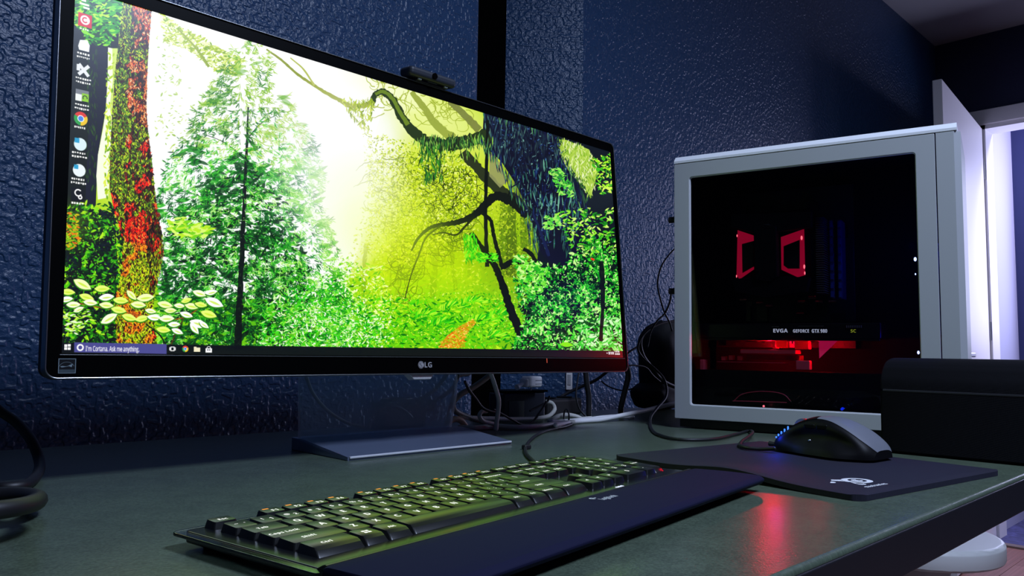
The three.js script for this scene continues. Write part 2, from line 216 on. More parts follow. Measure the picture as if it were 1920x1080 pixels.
  leaves(120, [[1030, 320], [1050, 312], [1075, 350], [1078, 372], [1050, 365]], ['#6fc45c', '#a4e07c', '#3f8a44'], 5, 11, 0.9, 0.4, 0.34); leaves(70, [[1022, 405], [1050, 405], [1050, 430], [1022, 430]], ['#6fc45c', '#a4e07c'], 5, 11, 0.9, 0.4, 0.34);
  leaves(220, [[960, 480], [990, 478], [1040, 520], [1000, 560], [975, 530]], ['#86d85c', '#c8f49c', '#3f9a34'], 6, 13, 0.9, 0.5, 0.36);
  leaves(300, [[1090, 600], [1168, 590], [1168, 660], [1080, 660]], ['#4fb84c', '#9ce88c', '#d0f8c0', '#12501f'], 8, 18, 0.7, -0.7, 0.24);
  branch([[1128, 490], [1131, 560], [1127, 640]], 10, 6, '#0a0f10', 0.9); leaf(1063, 646, 26, 0.1, 9, '#8fd83c'); leaf(1112, 486, 9, 0.4, 4, '#e04a2c');
  // tall slender tree in the middle
  const crown = [[462, 72], [488, 78], [505, 112], [530, 165], [556, 215], [585, 262], [612, 345], [596, 370], [622, 430], [640, 500], [656, 560], [664, 652], [300, 652], [300, 470], [318, 430], [292, 392], [306, 340], [322, 296], [352, 246], [372, 205], [398, 155], [430, 105]];
  scatter(1500, crown, (x, y, t) => { if (tnoise(x / 400, y / 400, 15, 76) + 0.5 * tnoise(x / 400, y / 400, 38, 75) < lerp(1.1, 0.42, t * 1.15) + (x > 575 ? 0.14 : 0)) return; leaf(x, y, rr(16, 34), rr(-0.6, 0.6), rr(5, 10), pick(t < 0.35 ? ['#5f8f2c', '#7fa83c', '#4a8428'] : x > 545 ? ['#3f9a1c', '#5fb82c', '#2a7a18'] : ['#0f4410', '#1c6a18', '#0a300c', '#2c8a20']), t < 0.35 ? 0.5 : 0.75); });
  leaves(700, [[320, 420], [420, 330], [470, 300], [540, 380], [590, 520], [560, 652], [310, 652], [305, 520]], ['#0a2512', '#103a1a', '#081c0e', '#174c22'], 10, 22, 1.2, 0.5, 0.3, 0.9);
  branch([[466, 200], [463, 280], [459, 370], [455, 460], [450, 560], [446, 655]], 2.5, 13, '#0c140e'); for (const [x, y, a, b] of [[460, 420, 330, 350], [458, 470, 545, 400], [455, 540, 350, 480], [452, 600, 580, 540], [450, 620, 320, 600], [463, 300, 380, 250], [464, 260, 520, 215]]) branch([[x, y], [(x + a) / 2, (y + b) / 2 - 8], [a, b]], 2.4, 0.8, '#14241a', 0.8);
  scatter(5200, crown, (x, y, t) => {
    const hole = tnoise(x / 400, y / 400, 17, 77) + 0.6 * tnoise(x / 400, y / 400, 40, 78) + 0.5 * tnoise(x / 400, y / 400, 7, 79);
    if (hole < lerp(0.9, 0.36, Math.sqrt(t)) + (x > 570 ? 0.15 : 0)) return;
    const lightness = tnoise(x / 400, y / 400, 13, 80) + 0.5 * tnoise(x / 400, y / 400, 31, 81) - 0.25 + (x > 530 ? 0.16 : 0) + (t < 0.3 ? 0.12 : 0), top = t < 0.32 + rr(-0.1, 0.1);
    const cols = top ? (lightness > 0.55 ? ['#8db04c', '#b9d47c', '#6f9a3c', '#a4c464'] : ['#3f6f34', '#5a8a3c', '#2f5a30', '#7fa24a', '#4a7a34']) : lightness > 0.66 ? ['#8fd85c', '#c0f090', '#5fb448', '#e4ffd0', '#3f9a34'] : lightness > 0.48 ? ['#2f8a30', '#4fae40', '#1f6a28', '#7fd05c', '#185424'] : ['#0f3f1a', '#16521f', '#0a2a12', '#1f6a2a', '#3f8f3a', '#0d3416'];
    spray(x, y, 4, rr(6, 12), (x < 455 ? Math.PI - 0.55 : 0.55) + rr(-0.9, 0.9), 0.75, 0.12, cols);
  });
  specks(1200, [[300, 440], [400, 330], [540, 330], [640, 520], [660, 652], [300, 652]], ['#e8ffd8', '#b8f090', '#8fd868', '#0a1e10', '#0d2a14'], 2, 6, 0.9);
  leaves(1000, [[500, 560], [620, 520], [720, 600], [720, 655], [480, 655]], ['#3fae34', '#8fe05c', '#1f7a28', '#d4f8b4', '#f4ffe8', '#5fc83c'], 5, 12, 1.2, 0.4, 0.26);
  specks(900, [[540, 540], [640, 470], [740, 560], [740, 655], [520, 655]], ['#ffffff', '#e8ffc8', '#b4ec6c', '#4fb03c', '#1f6a24'], 2, 6, 0.9);
  branch([[456, 440], [453, 500], [450, 560], [446, 655]], 5, 13, '#0a120c', 0.85);
  leaves(90, [[310, 420], [340, 405], [400, 430], [385, 445], [330, 440]], ['#b4e04c', '#d8f48c', '#7fbf34'], 10, 22, 0.6, 0.4, 0.3);
  // left edge: shade, second trunk, moss
  fill([[100, -20], [228, -20], [222, 90], [204, 90], [200, 200], [184, 290], [178, 390], [215, 400], [225, 560], [230, 660], [100, 660]], '#12180f');
  fill([[168, 70], [202, 86], [200, 190], [184, 290], [180, 385], [160, 385], [166, 240]], '#1b1d2c');
  leaves(420, [[130, -10], [230, -10], [225, 60], [190, 75], [130, 40]], ['#2f7a1c', '#7fc42c', '#b9e84c', '#1a4a14', '#4fa020'], 8, 20, 0.7, 0.3, 0.36);
  leaves(160, [[150, 45], [215, 45], [205, 85], [165, 80]], ['#3f8a1c', '#8fd02c', '#1a4a14'], 8, 18, 0.7, 0.3, 0.36);
  leaves(160, [[165, 90], [185, 90], [180, 360], [160, 360]], ['#2a4420', '#16241a', '#3c5a24'], 6, 16, 0.3, 1.4, 0.2, 0.8);
  fill([[203, 88], [211, 90], [212, 150], [206, 200], [211, 230], [209, 285], [206, 335], [203, 370], [184, 374], [181, 330], [184, 290], [194, 240], [199, 200], [202, 150]], '#f6fbe2');
  leaves(110, [[200, 100], [214, 100], [212, 250], [206, 370], [196, 370], [198, 220]], ['#a4bf2c', '#d8e86c', '#6f941c'], 6, 13, 0.7, 1.2, 0.3);
  specks(1500, [[112, 385], [225, 380], [245, 460], [228, 655], [112, 655]], ['#6fb82c', '#a4d84c', '#1f5a14', '#0a1810', '#3f8a1c'], 2, 6, 0.9);
  clumps(620, [[112, 385], [225, 380], [245, 460], [225, 560], [228, 655], [112, 655]], 21, 51, [['#060c10', '#0a1a10', '#101c28'], ['#123a10', '#1f5a14', '#0c2410'], ['#3f8a1c', '#5fae20', '#2c6a14'], ['#8fd02c', '#b4e44c', '#5fae20']], 6, 13, 0.36);
  soft(140, 420, 50, 60, '#8fb81c', 0.35);
  leaves(300, [[112, 385], [225, 380], [245, 460], [225, 560], [228, 655], [112, 655]], ['#123a10', '#1f5a14', '#3f8a1c', '#0a1c10', '#6fb82c', '#101c28', '#0c2410'], 5, 13, 0.8, 0.35, 0.34);
  leaves(170, [[118, 400], [145, 395], [150, 460], [118, 470]], ['#c4b41c', '#8fae1c', '#d87a2c', '#5f941c'], 5, 11, 0.8, 0.3, 0.34); leaves(90, [[120, 590], [160, 570], [175, 600], [130, 640]], ['#7fbf2c', '#c4e86c', '#e8ffd0'], 6, 14, 0.6, 0.2, 0.3);
  // red-barked mossy trunk
  const trunk = [[234, -10], [224, 70], [216, 140], [210, 230], [207, 300], [206, 350], [216, 400], [232, 450], [226, 520], [215, 570], [220, 660], [296, 660], [287, 580], [294, 525], [306, 470], [302, 435], [296, 400], [290, 350], [285, 300], [279, 255], [275, 210], [276, 150], [279, 90], [284, 25], [286, -10]];
  fill(trunk, '#3a1e0e');
  scatter(9000, trunk, (x, y, t, s) => {
    const m = 0.55 * tnoise(x / 300, y / 900, 6, 30, 14) + 0.5 * tnoise(x / 300, y / 900, 15, 31, 44) + 0.4 * (tnoise(x / 300, y / 900, 48, 32, 110) - 0.5), left = (x - lerp(226, 212, clamp(y / 300, 0, 1))) / 70, edge = left < 0.32 ? 0.3 : left > 0.88 ? 0.14 : 0;
    const low = y > 455 && x < 286 - Math.max(0, 480 - y) * 0.6, v = rnd();
    const cols = low ? (m > 0.62 ? ['#e8902c', '#b8601c', '#e8b040'] : v < 0.25 ? ['#3f5a10', '#5a7a14', '#2a400c'] : ['#a4c01c', '#d0dc34', '#7a9c14', '#e4ec5c', '#b8cc20']) : m - edge > 0.49 ? (y > 265 ? ['#ff3c1c', '#d0200c', '#ff6a38', '#8a180c', '#ffa060', '#f02c10', '#5a120a'] : ['#d8824c', '#f0ac74', '#98502c', '#ffdcb4', '#e0603c', '#b8743c', '#5a2c16']) : m - edge > 0.4 ? ['#1c100a', '#0e0806', '#4a2c18', '#2a1a10', '#6a3a20'] : ['#6c8f1c', '#a4c42c', '#3f5a14', '#d0e04c', '#24380f', '#54741a'];
    leaf(x, y, rr(3, 9), Math.PI / 2 + rr(-0.9, 0.9), rr(1, 2.6), pick(cols), 0.95);
  });
  leaves(260, [[270, 400], [300, 400], [308, 470], [294, 540], [280, 560], [276, 480]], ['#0d0c08', '#1c1a0c', '#4a4a14', '#6a1c10'], 5, 13, 0.4, 1.4, 0.2);
  leaves(60, [[283, 480], [306, 440], [308, 480], [294, 530]], ['#a4b42c', '#6f841c'], 4, 9, 0.4, 1.4, 0.3);
  // pale leaves of the near twig
  branch([[130, 565], [180, 575], [235, 585], [300, 600], [345, 595], [385, 570]], 2, 2, '#8a5a2c'); branch([[345, 597], [330, 625], [320, 650]], 2, 3, '#4a3a1c'); branch([[275, 608], [300, 628], [312, 648]], 2, 3, '#15200c');
  const near = [[155, 533, 36, 0.5], [128, 547, 26, 0.1], [125, 561, 24, -0.1], [138, 571, 26, 0], [192, 541, 28, 0], [163, 557, 28, 0.3], [170, 567, 26, 0.1], [200, 557, 28, -0.1], [200, 572, 26, 0.1], [223, 581, 28, 0.2], [205, 597, 34, -0.5], [247, 553, 24, 0.8], [273, 558, 32, -0.1], [227, 563, 28, 0.1], [260, 571, 28, 0.1], [243, 595, 28, 0.3], [267, 597, 26, -0.2], [290, 595, 26, 0.1], [313, 597, 28, 0], [310, 571, 28, 0.2], [320, 582, 22, 0], [337, 573, 20, 0.1], [375, 550, 26, 0.3], [397, 548, 22, -0.2], [402, 567, 36, 0.4], [392, 589, 30, 0.3], [360, 574, 26, 0.2], [350, 563, 20, -0.3], [377, 571, 22, 0.2], [350, 590, 24, 0.3], [373, 607, 34, 0.3], [365, 616, 24, 0.9], [327, 608, 22, 0], [307, 618, 26, 0.1], [333, 621, 22, 0.4], [383, 609, 20, 0.6], [283, 583, 20, 0.2], [148, 580, 20, -0.4]];
  for (const [x, y, l, a] of near) { leaf(x, y + 1.8, l + 4, a, l * 0.5, '#3f7a14'); leaf(x, y, l + 2, a, l * 0.46, pick(['#f4ffc0', '#fbffe0', '#e4f890', '#ffffff'])); leaf(x + 1, y + 1, l * 0.7, a, l * 0.12, '#b8de50', 0.7); }
  // haze in front of the light
  soft(640, 330, 140, 200, '#ffffff', 0.75); soft(720, 400, 130, 130, '#eefb9c', 0.4); soft(330, 140, 60, 120, '#ffffff', 0.3); soft(760, 480, 150, 120, '#d8f05c', 0.28); soft(840, 470, 110, 110, '#bcd83c', 0.22);
  { // the panel's vivid picture mode
    const im = c.getImageData(0, 0, CW, CH), d = im.data;
    for (let k = 0; k < d.length; k += 4) { const l = 0.3 * d[k] + 0.59 * d[k + 1] + 0.11 * d[k + 2]; for (let q = 0; q < 3; q++) { const v = clamp((l + (d[k + q] - l) * 1.32) / 255, 0, 1); d[k + q] = 255 * clamp(v + 0.16 * (v - 0.42) * (1 - Math.abs(2 * v - 1)) * 2, 0, 1); } }
    c.putImageData(im, 0, 0);
  }
  // desktop icons
  const at = (x, y, f) => { const a = S(x, y), e = S(x + 10, y), d = S(x, y + 10); c.save(); c.translate(a[0], a[1]); c.scale((e[0] - a[0]) / 10, (d[1] - a[1]) / 10); f(); c.restore(); };
  const lab = (w2, rows) => { c.fillStyle = '#fff'; for (let r = 0; r < rows; r++) { let x = -w2 + rr(0, 2); while (x < w2 - 2) { const q = rr(2, 4.2); c.fillRect(x, 15 + r * 7, q, rr(2.6, 4.2)); x += q + rr(0.8, 1.6); } } };
  at(160, 4, () => { c.fillStyle = '#fff'; c.fillRect(-7, -6, 9, 5); lab(11, 0); c.fillStyle = '#fff'; c.fillRect(-10, 2, 18, 4); c.fillRect(-3, 8, 12, 4); });
  at(159, 38, () => { c.fillStyle = '#d8202c'; c.fillRect(-12, -13, 26, 25); c.fillStyle = '#fff'; c.beginPath(); c.ellipse(1, -1, 9, 9, 0, 0, 7); c.fill(); c.strokeStyle = '#d8202c'; c.lineWidth = 2.2; c.beginPath(); c.arc(1, -1, 4.5, 0.6, 5.4); c.stroke(); lab(10, 1); });
  at(158, 84, () => { c.fillStyle = '#f4f8fa'; c.beginPath(); c.moveTo(-11, 4); c.lineTo(-8, -8); c.lineTo(6, -11); c.lineTo(11, -2); c.lineTo(10, 11); c.lineTo(-9, 11); c.fill(); lab(13, 2); });
  at(157, 131, () => { c.strokeStyle = '#eceff4'; c.lineWidth = 6.5; c.beginPath(); c.moveTo(-9, -10); c.lineTo(10, 10); c.moveTo(10, -10); c.lineTo(-9, 10); c.stroke(); c.fillStyle = '#eceff4'; c.fillRect(-13, -9, 7, 12); lab(15, 2); });
  at(154, 180, () => { c.fillStyle = '#7a7f88'; c.fillRect(-12, -12, 25, 14); c.fillStyle = '#8fd020'; c.fillRect(0, -6, 13, 15); c.fillStyle = '#f2f6f2'; c.fillRect(-12, -3, 12, 13); c.strokeStyle = '#21300c'; c.lineWidth = 1.6; c.beginPath(); c.arc(6, 2, 4, 2.4, 6.6); c.stroke(); lab(14, 2); });
  const chrome = (r) => { [['#e03a30', -2.7, -0.5], ['#f2c81e', -0.5, 1.6], ['#2fa34a', 1.6, 3.6]].forEach(([k, a, b]) => { c.fillStyle = k; c.beginPath(); c.moveTo(0, 0); c.arc(0, 0, r, a, b); c.fill(); }); c.fillStyle = '#fff'; c.beginPath(); c.arc(0, 0, r * 0.5, 0, 7); c.fill(); c.fillStyle = '#4a86e8'; c.beginPath(); c.arc(0, 0, r * 0.38, 0, 7); c.fill(); };
  at(152, 222, () => { chrome(13); lab(12, 1); });
  at(150, 270, () => { c.fillStyle = '#dff4fb'; c.beginPath(); c.arc(1, 0, 12, 0, 7); c.fill(); c.fillStyle = '#2a9fd0'; c.fillRect(-10, -11, 9, 9); lab(14, 2); });
  at(148, 319, () => { c.fillStyle = '#eef8fb'; c.beginPath(); c.arc(1, 0, 12, 0, 7); c.fill(); c.fillStyle = '#2a9fd0'; c.fillRect(-9, -10, 8, 8); lab(14, 2); });
  at(146, 364, () => { c.fillStyle = '#0c0e12'; c.fillRect(-12, -12, 25, 26); c.strokeStyle = '#fff'; c.lineWidth = 2.6; c.beginPath(); c.arc(1, -3, 6, 0.4, 5.6); c.stroke(); c.beginPath(); c.arc(5, 5, 3, 0, 7); c.stroke(); lab(12, 1); });
  // taskbar
  fill([[90, 641.5], [313, 646], [640, 650.5], [1180, 658], [1180, 690], [90, 690]], '#06090f', 0.96);
  fill([[139.5, 641.5], [313, 645], [313, 663.5], [139.5, 660.5]], '#4c4c92');
  at(151, 651.5, () => { c.strokeStyle = '#fff'; c.lineWidth = 3; c.beginPath(); c.ellipse(0, 0, 5.2, 5.2, 0, 0, 7); c.stroke(); });
  { const a = S(161, 653), b = S(262, 654.5); c.fillStyle = '#fff'; c.font = '20px sans-serif'; c.textBaseline = 'middle'; const s = "I'm Cortana. Ask me anything.", w = c.measureText(s).width; c.save(); c.translate(a[0], a[1]); c.scale((b[0] - a[0]) / w, 0.78); c.fillText(s, 0, 0); c.restore(); }
  at(127, 650.5, () => { c.fillStyle = '#fff'; for (const [x, y] of [[-6, -5], [0.4, -5.6], [-6, 0.5], [0.4, 0.5]]) c.fillRect(x, y, 5.6, 5); });
  at(324, 654, () => { c.strokeStyle = '#fff'; c.lineWidth = 1.6; c.strokeRect(-3, -3.5, 6, 7); c.fillStyle = '#fff'; c.fillRect(-6, -3, 2, 6); c.fillRect(4, -3, 2, 6); });
  at(348, 654, () => chrome(6)); at(370, 654.5, () => { c.fillStyle = '#f4ecc8'; c.fillRect(-6, -4.5, 5, 3); c.fillRect(-6, -3, 12, 8); }); at(392, 655, () => { c.fillStyle = '#fff'; c.fillRect(-6, -2, 12, 8); c.lineWidth = 1.4; c.strokeStyle = '#fff'; c.beginPath(); c.arc(0, -2, 3.4, Math.PI, 0); c.stroke(); c.fillStyle = '#334'; c.fillRect(-3, 0, 2.4, 2); c.fillRect(0.6, 0, 2.4, 2); });
  at(1158, 661.5, () => { c.fillStyle = '#fff'; for (const [y, a] of [[-3.4, [-4.6, -1.8, 0.6, 2.6]], [0.8, [-4.6, -2.4, -0.4, 1.4, 3.2]]]) for (const x of a) c.fillRect(x, y, 1.5, 2.8); });
  for (const [x, w] of [[1139, 2], [1143, 2.4], [1146.5, 2], [1150, 2.6]]) at(x, 662, () => { c.fillStyle = '#e8ecf2'; c.fillRect(-w / 2, x < 1140 ? -1 : -2.6, w, x < 1140 ? 2 : 5.2); });
  const t = new THREE.CanvasTexture(cv); t.colorSpace = THREE.SRGBColorSpace; t.magFilter = THREE.LinearFilter; return t;
}
const screenTexture = drawScreen();
// ---------- the room ----------
// a wall along a plan line [x, z] ..., with uv in metres
function wallStrip(pts, y0, y1) {
  const pos = [], nor = [], uv = [], idx = []; let run = 0;
  for (let i = 0; i + 1 < pts.length; i++) {
    const [x0, z0] = pts[i], [x1, z1] = pts[i + 1], l = Math.hypot(x1 - x0, z1 - z0), nx = -(z1 - z0) / l, nz = (x1 - x0) / l, n = pos.length / 3;
    for (const [x, z, y, u] of [[x0, z0, y0, run], [x1, z1, y0, run + l], [x1, z1, y1, run + l], [x0, z0, y1, run]]) { pos.push(x, y, z); nor.push(nx, 0, nz); uv.push(u, y); }
    idx.push(n, n + 1, n + 2, n, n + 2, n + 3); run += l;
  }
  const g = new THREE.BufferGeometry(); g.setAttribute('position', new THREE.Float32BufferAttribute(pos, 3)); g.setAttribute('normal', new THREE.Float32BufferAttribute(nor, 3)); g.setAttribute('uv', new THREE.Float32BufferAttribute(uv, 2)); g.setIndex(idx); return g;
}
const metricBox = (w, h, d, x, y, z) => {                      // a box whose uv are metres
  const g = new THREE.BoxGeometry(w, h, d), p = g.attributes.position, n = g.attributes.normal, uv = g.attributes.uv;
  for (let i = 0; i < p.count; i++) { const a = Math.abs(n.getX(i)) > 0.5, b = Math.abs(n.getY(i)) > 0.5; uv.setXY(i, (a ? p.getZ(i) : p.getX(i)) + x + z, b ? p.getZ(i) : p.getY(i) + y); }
  return g.translate(x, y, z);
};
const WZ = -1.26, DX = 4.34, H = 2.5, NX0 = 1.142, NX1 = 1.488, ND = 0.145;
{
  const pts = [[-1.9, WZ]]; const r = 0.035;
  for (let i = 0; i <= 6; i++) { const a = i / 6 * Math.PI / 2; pts.push([NX0 - r + r * Math.sin(a), WZ - r + r * Math.cos(a)]); }
  pts.push([NX0, WZ - ND], [NX1 - ND, WZ - ND]);
  pts.push([NX1, WZ]);                                          // the far side of the recess is splayed
  pts.push([DX + 0.12, WZ]);
  const back = [[DX + 0.12, WZ - ND - 0.12], [-1.9, WZ - ND - 0.12], [-1.9, WZ]];
  struct('wall_back', wallStrip([...pts, ...back], 0, H), M.wall);
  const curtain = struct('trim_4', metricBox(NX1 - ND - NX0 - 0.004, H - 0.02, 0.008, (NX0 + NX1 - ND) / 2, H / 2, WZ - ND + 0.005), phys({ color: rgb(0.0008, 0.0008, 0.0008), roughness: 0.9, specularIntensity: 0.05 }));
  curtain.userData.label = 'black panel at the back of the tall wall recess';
}
const DOOR = { z0: -1.06, z1: -0.14, h: 2.03 };                 // opening in the right wall
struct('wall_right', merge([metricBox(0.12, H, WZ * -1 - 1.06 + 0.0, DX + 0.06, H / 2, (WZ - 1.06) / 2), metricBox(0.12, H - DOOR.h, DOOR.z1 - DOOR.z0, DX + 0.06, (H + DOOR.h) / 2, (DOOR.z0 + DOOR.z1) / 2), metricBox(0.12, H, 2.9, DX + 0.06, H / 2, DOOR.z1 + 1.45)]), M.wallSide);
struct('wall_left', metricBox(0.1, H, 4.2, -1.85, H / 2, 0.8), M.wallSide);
struct('wall_front', metricBox(6.4, H, 0.1, 1.3, H / 2, 2.81), std({ color: rgb(0.1, 0.12, 0.24), roughness: 0.8 }));
struct('ceiling', metricBox(7.2, 0.1, 4.9, 1.65, H + 0.05, 0.55), M.ceiling);
// door casing and jambs
{
  const t = 0.075, x = DX - 0.016;
  struct('trim_1', merge([box(0.02, t, DOOR.z1 - DOOR.z0 + 2 * t, x, DOOR.h + t / 2, (DOOR.z0 + DOOR.z1) / 2, 0.004), box(0.02, DOOR.h, t, x, DOOR.h / 2, DOOR.z0 - t / 2, 0.004), box(0.02, DOOR.h, t, x, DOOR.h / 2, DOOR.z1 + t / 2, 0.004)]), M.white);
  struct('trim_2', merge([box(0.13, 0.02, DOOR.z1 - DOOR.z0, DX + 0.055, DOOR.h - 0.01, (DOOR.z0 + DOOR.z1) / 2), box(0.13, DOOR.h, 0.02, DX + 0.055, DOOR.h / 2, DOOR.z0 + 0.01), box(0.13, DOOR.h, 0.02, DX + 0.055, DOOR.h / 2, DOOR.z1 - 0.01)]), M.white);
}
// the open door: hinged at the far jamb, its free edge towards the desk
{
  const hinge = new THREE.Vector3(DX - 0.01, 0, -1.052), free = new THREE.Vector3(3.425, 0, -0.972), w = hinge.distanceTo(free), turn = Math.atan2(-(free.z - hinge.z), free.x - hinge.x);
  const d = new THREE.Group(); d.name = 'door_1'; d.position.copy(hinge); d.rotation.y = turn; scene.add(d); d.userData.kind = 'structure';
  d.userData.label = 'white interior door standing open beside the white computer case'; 
  part('door_leaf', new RoundedBoxGeometry(w, 2.0, 0.036, 2, 0.003).translate(w / 2, 1.012, 0.018), M.white, d);
  // local +z points to the back wall once turned, so the room side of the leaf is z = 0
  const lever = (s) => merge([tr(cyl(0.026, 0.026, 0.01, 24), 0, 0, s * 0.005, Math.PI / 2), tr(cyl(0.01, 0.01, 0.05, 16), 0, 0, s * 0.03, Math.PI / 2), box(0.12, 0.02, 0.012, -0.045, 0, s * 0.055, 0.005)]);
  part('door_handle', lever(-1).translate(w - 0.065, T + 0.14, 0), M.steel, d, 'chrome lever handle'); part('door_handle', lever(1).translate(w - 0.065, T + 0.14, 0.036), M.steel, d, 'chrome lever handle');
  for (const y of [0.25, 1.0, 1.8]) part('hinge', tr(cyl(0.006, 0.006, 0.09, 12), 0, y, -0.004), M.steel, d);
}
// hallway behind the doorway
struct('wall_hall_back', metricBox(0.8, H, 0.1, DX + 0.52, H / 2, -1.13), M.hallWall);
{
  const x = WIN.x + 0.05, zm = (WIN.z0 + WIN.z1) / 2, wz = WIN.z1 - WIN.z0;
  struct('wall_hall_end', merge([metricBox(0.1, H, WIN.z0 + 1.2, x, H / 2, (WIN.z0 - 1.2) / 2), metricBox(0.1, H, 1.7 - WIN.z1, x, H / 2, (WIN.z1 + 1.7) / 2), metricBox(0.1, WIN.y0, wz, x, WIN.y0 / 2, zm), metricBox(0.1, H - WIN.y1, wz, x, (H + WIN.y1) / 2, zm)]), M.hallNavy);
  const wn = struct('window_1', merge([box(0.04, 0.04, wz, x + 0.02, WIN.y0 + 0.02, zm), box(0.04, 0.04, wz, x + 0.02, WIN.y1 - 0.02, zm), box(0.04, WIN.y1 - WIN.y0, 0.04, x + 0.02, (WIN.y0 + WIN.y1) / 2, WIN.z0 + 0.02), box(0.04, WIN.y1 - WIN.y0, 0.04, x + 0.02, (WIN.y0 + WIN.y1) / 2, WIN.z1 - 0.02)]), M.white);
  part('pane', box(0.004, WIN.y1 - WIN.y0 - 0.06, wz - 0.06, x + 0.02, (WIN.y0 + WIN.y1) / 2, zm), phys({ color: rgb(1, 1, 1), roughness: 0, transmission: 1, thickness: 0, ior: 1.45 }), wn);
}
struct('wall_hall_front', metricBox(0.9, H, 0.1, 4.8, H / 2, 1.6), M.hallNavy);
// floor: dark slab with wooden planks laid on it, carpet in the hallway
const grain = (n, s) => dataTexture(n, (u, v) => { const g = tnoise(u, v, 3, s, 90) * 0.6 + tnoise(u, v, 6, s + 1, 220) * 0.4, k = lerp(0.68, 1.1, g); return [0.62 * k, 0.45 * k, 0.4 * k]; }, true);
const plankMats = [grain(256, 41), grain(256, 51)].flatMap((t) => [[1, 0.94, 0.94], [0.84, 0.76, 0.75]].map((c) => std({ map: t, color: rgb(...c), roughness: 0.42 })));
{
  const f = struct('floor', metricBox(6.26, 0.1, 4.2, 1.26, -0.062, 0.75), std({ color: rgb(0.1, 0.07, 0.06), roughness: 0.7 }));
  const pw = 0.127, gap = 0.0015; let k = 0;
  for (let j = 0; j < 17; j++) for (let i = 0; i < 4; i++) {
    const z = WZ + pw * (j + 0.5), off = (j * 0.47) % 1.22, x0 = Math.max(0.4, 0.4 + i * 1.22 - off), x1 = Math.min(DX - 0.02, 0.4 + (i + 1) * 1.22 - off);
    if (x1 - x0 < 0.05) continue;
    const g = new RoundedBoxGeometry(x1 - x0 - gap, 0.012, pw - gap, 1, 0.0012).translate((x0 + x1) / 2, -0.006, z); part('plank', g, plankMats[k++ % 4], f);
  }
  const carpet = dataTexture(256, (u, v) => { const n = 0.55 * tnoise(u, v, 40, 61) + 0.45 * tnoise(u, v, 9, 62), k = 0.5 + 0.5 * n; return [0.33 * k, 0.34 * k, 0.55 * k]; }, true);
  struct('floor_hall', metricBox(0.9, 0.1, 3.3, DX + 0.37, -0.05, 0.35), std({ map: repeat(carpet, 2), roughness: 0.95, bumpMap: repeat(carpet, 2), bumpScale: 0.004 }));
  struct('trim_3', box(0.05, 0.012, DOOR.z1 - DOOR.z0, DX - 0.12, 0.004, (DOOR.z0 + DOOR.z1) / 2, 0.003), std({ color: rgb(0.16, 0.12, 0.1), roughness: 0.4 }));
  struct('trim_5', box(0.22, 0.008, DOOR.z1 - DOOR.z0 - 0.02, DX - 0.0, 0.001, (DOOR.z0 + DOOR.z1) / 2), std({ map: repeat(carpet, 2), roughness: 0.95 }));
  struct('baseboard_back', box(DX - NX1, 0.09, 0.014, (DX + NX1) / 2, 0.045, WZ + 0.007, 0.003), M.wallSide);
}
// lamps on the ceilings
for (const [at, s, label, k] of [[ROOM_LAMP, 0.5, 'square white ceiling light panel above the desk', LAMP.room], [HALL_LAMP, 0.3, 'small square ceiling light in the hallway beyond the door', LAMP.hall]]) {
  const t = thing('ceiling_light', label, 'ceiling light', at);
  part('frame', merge([box(s + 0.04, 0.06, 0.02, 0, 0.03, s / 2 + 0.01), box(s + 0.04, 0.06, 0.02, 0, 0.03, -s / 2 - 0.01), box(0.02, 0.06, s, s / 2 + 0.01, 0.03, 0), box(0.02, 0.06, s, -s / 2 - 0.01, 0.03, 0)]), M.white, t);
  part('diffuser_light', box(s, 0.01, s, 0, 0.0, 0), std({ color: rgb(0.8, 0.8, 0.8), emissive: new THREE.Color(LAMP.roomColor), emissiveIntensity: 1.0, roughness: 0.8 }), t);
}

// ---------- desk ----------
const laminate = dataTexture(512, (u, v) => { const n = tnoise(u, v, 128, 21) * 0.5 + tnoise(u, v, 256, 22) * 0.3 + tnoise(u, v, 9, 23) * 0.2, k = 0.72 + 0.5 * n; return [0.315 * k, 0.365 * k, 0.305 * k]; }, true);
const laminateBump = dataTexture(512, (u, v) => tnoise(u, v, 170, 25) * 0.6 + tnoise(u, v, 70, 26) * 0.4);
M.deskTop = phys({ map: repeat(laminate, 1 / 0.16), bumpMap: repeat(laminateBump, 1 / 0.16), bumpScale: 0.0001, roughness: 0.28 });
M.deskEdge = std({ color: rgb(0.012, 0.012, 0.016), roughness: 0.4 });
{
  const x0 = -0.62, x1 = 1.52, z0 = -1.09, z1 = -0.2165, th = 0.038, d = thing('desk', 'long dark grey-green laminate desk with a thick black front edge', 'desk', new THREE.Vector3((x0 + x1) / 2, 0, (z0 + z1) / 2));
  const w = x1 - x0, dp = z1 - z0, prof = new THREE.Shape(), r = 0.004;                       // cross-section across the depth: x = z, y = height
  prof.moveTo(-dp / 2, T); prof.lineTo(dp / 2 - r, T); prof.absarc(dp / 2 - r, T - r, r, Math.PI / 2, 0, true); prof.lineTo(dp / 2, T - r - 0.0002); prof.lineTo(dp / 2 - 0.003, T - r - 0.0002); prof.lineTo(dp / 2 - 0.003, T - th); prof.lineTo(-dp / 2, T - th);
  const g = extrude(prof, w).rotateY(-Math.PI / 2).translate(w / 2, 0, 0), p = g.attributes.position, uv = g.attributes.uv;
  for (let i = 0; i < p.count; i++) uv.setXY(i, p.getX(i), p.getZ(i));
  part('desk_top', g, M.deskTop, d);
  part('edge_band', box(w, th - r - 0.0004, 0.004, 0, T - r - 0.0002 - (th - r) / 2, dp / 2 - 0.001, 0.0015), M.deskEdge, d, 'black edge band');
  for (const x of [-w / 2 + 0.04, w / 2 - 0.04]) for (const z of [-dp / 2 + 0.04, dp / 2 - 0.04]) part('leg', box(0.045, T - th, 0.045, x, (T - th) / 2, z, 0.003), M.deskEdge, d);
}
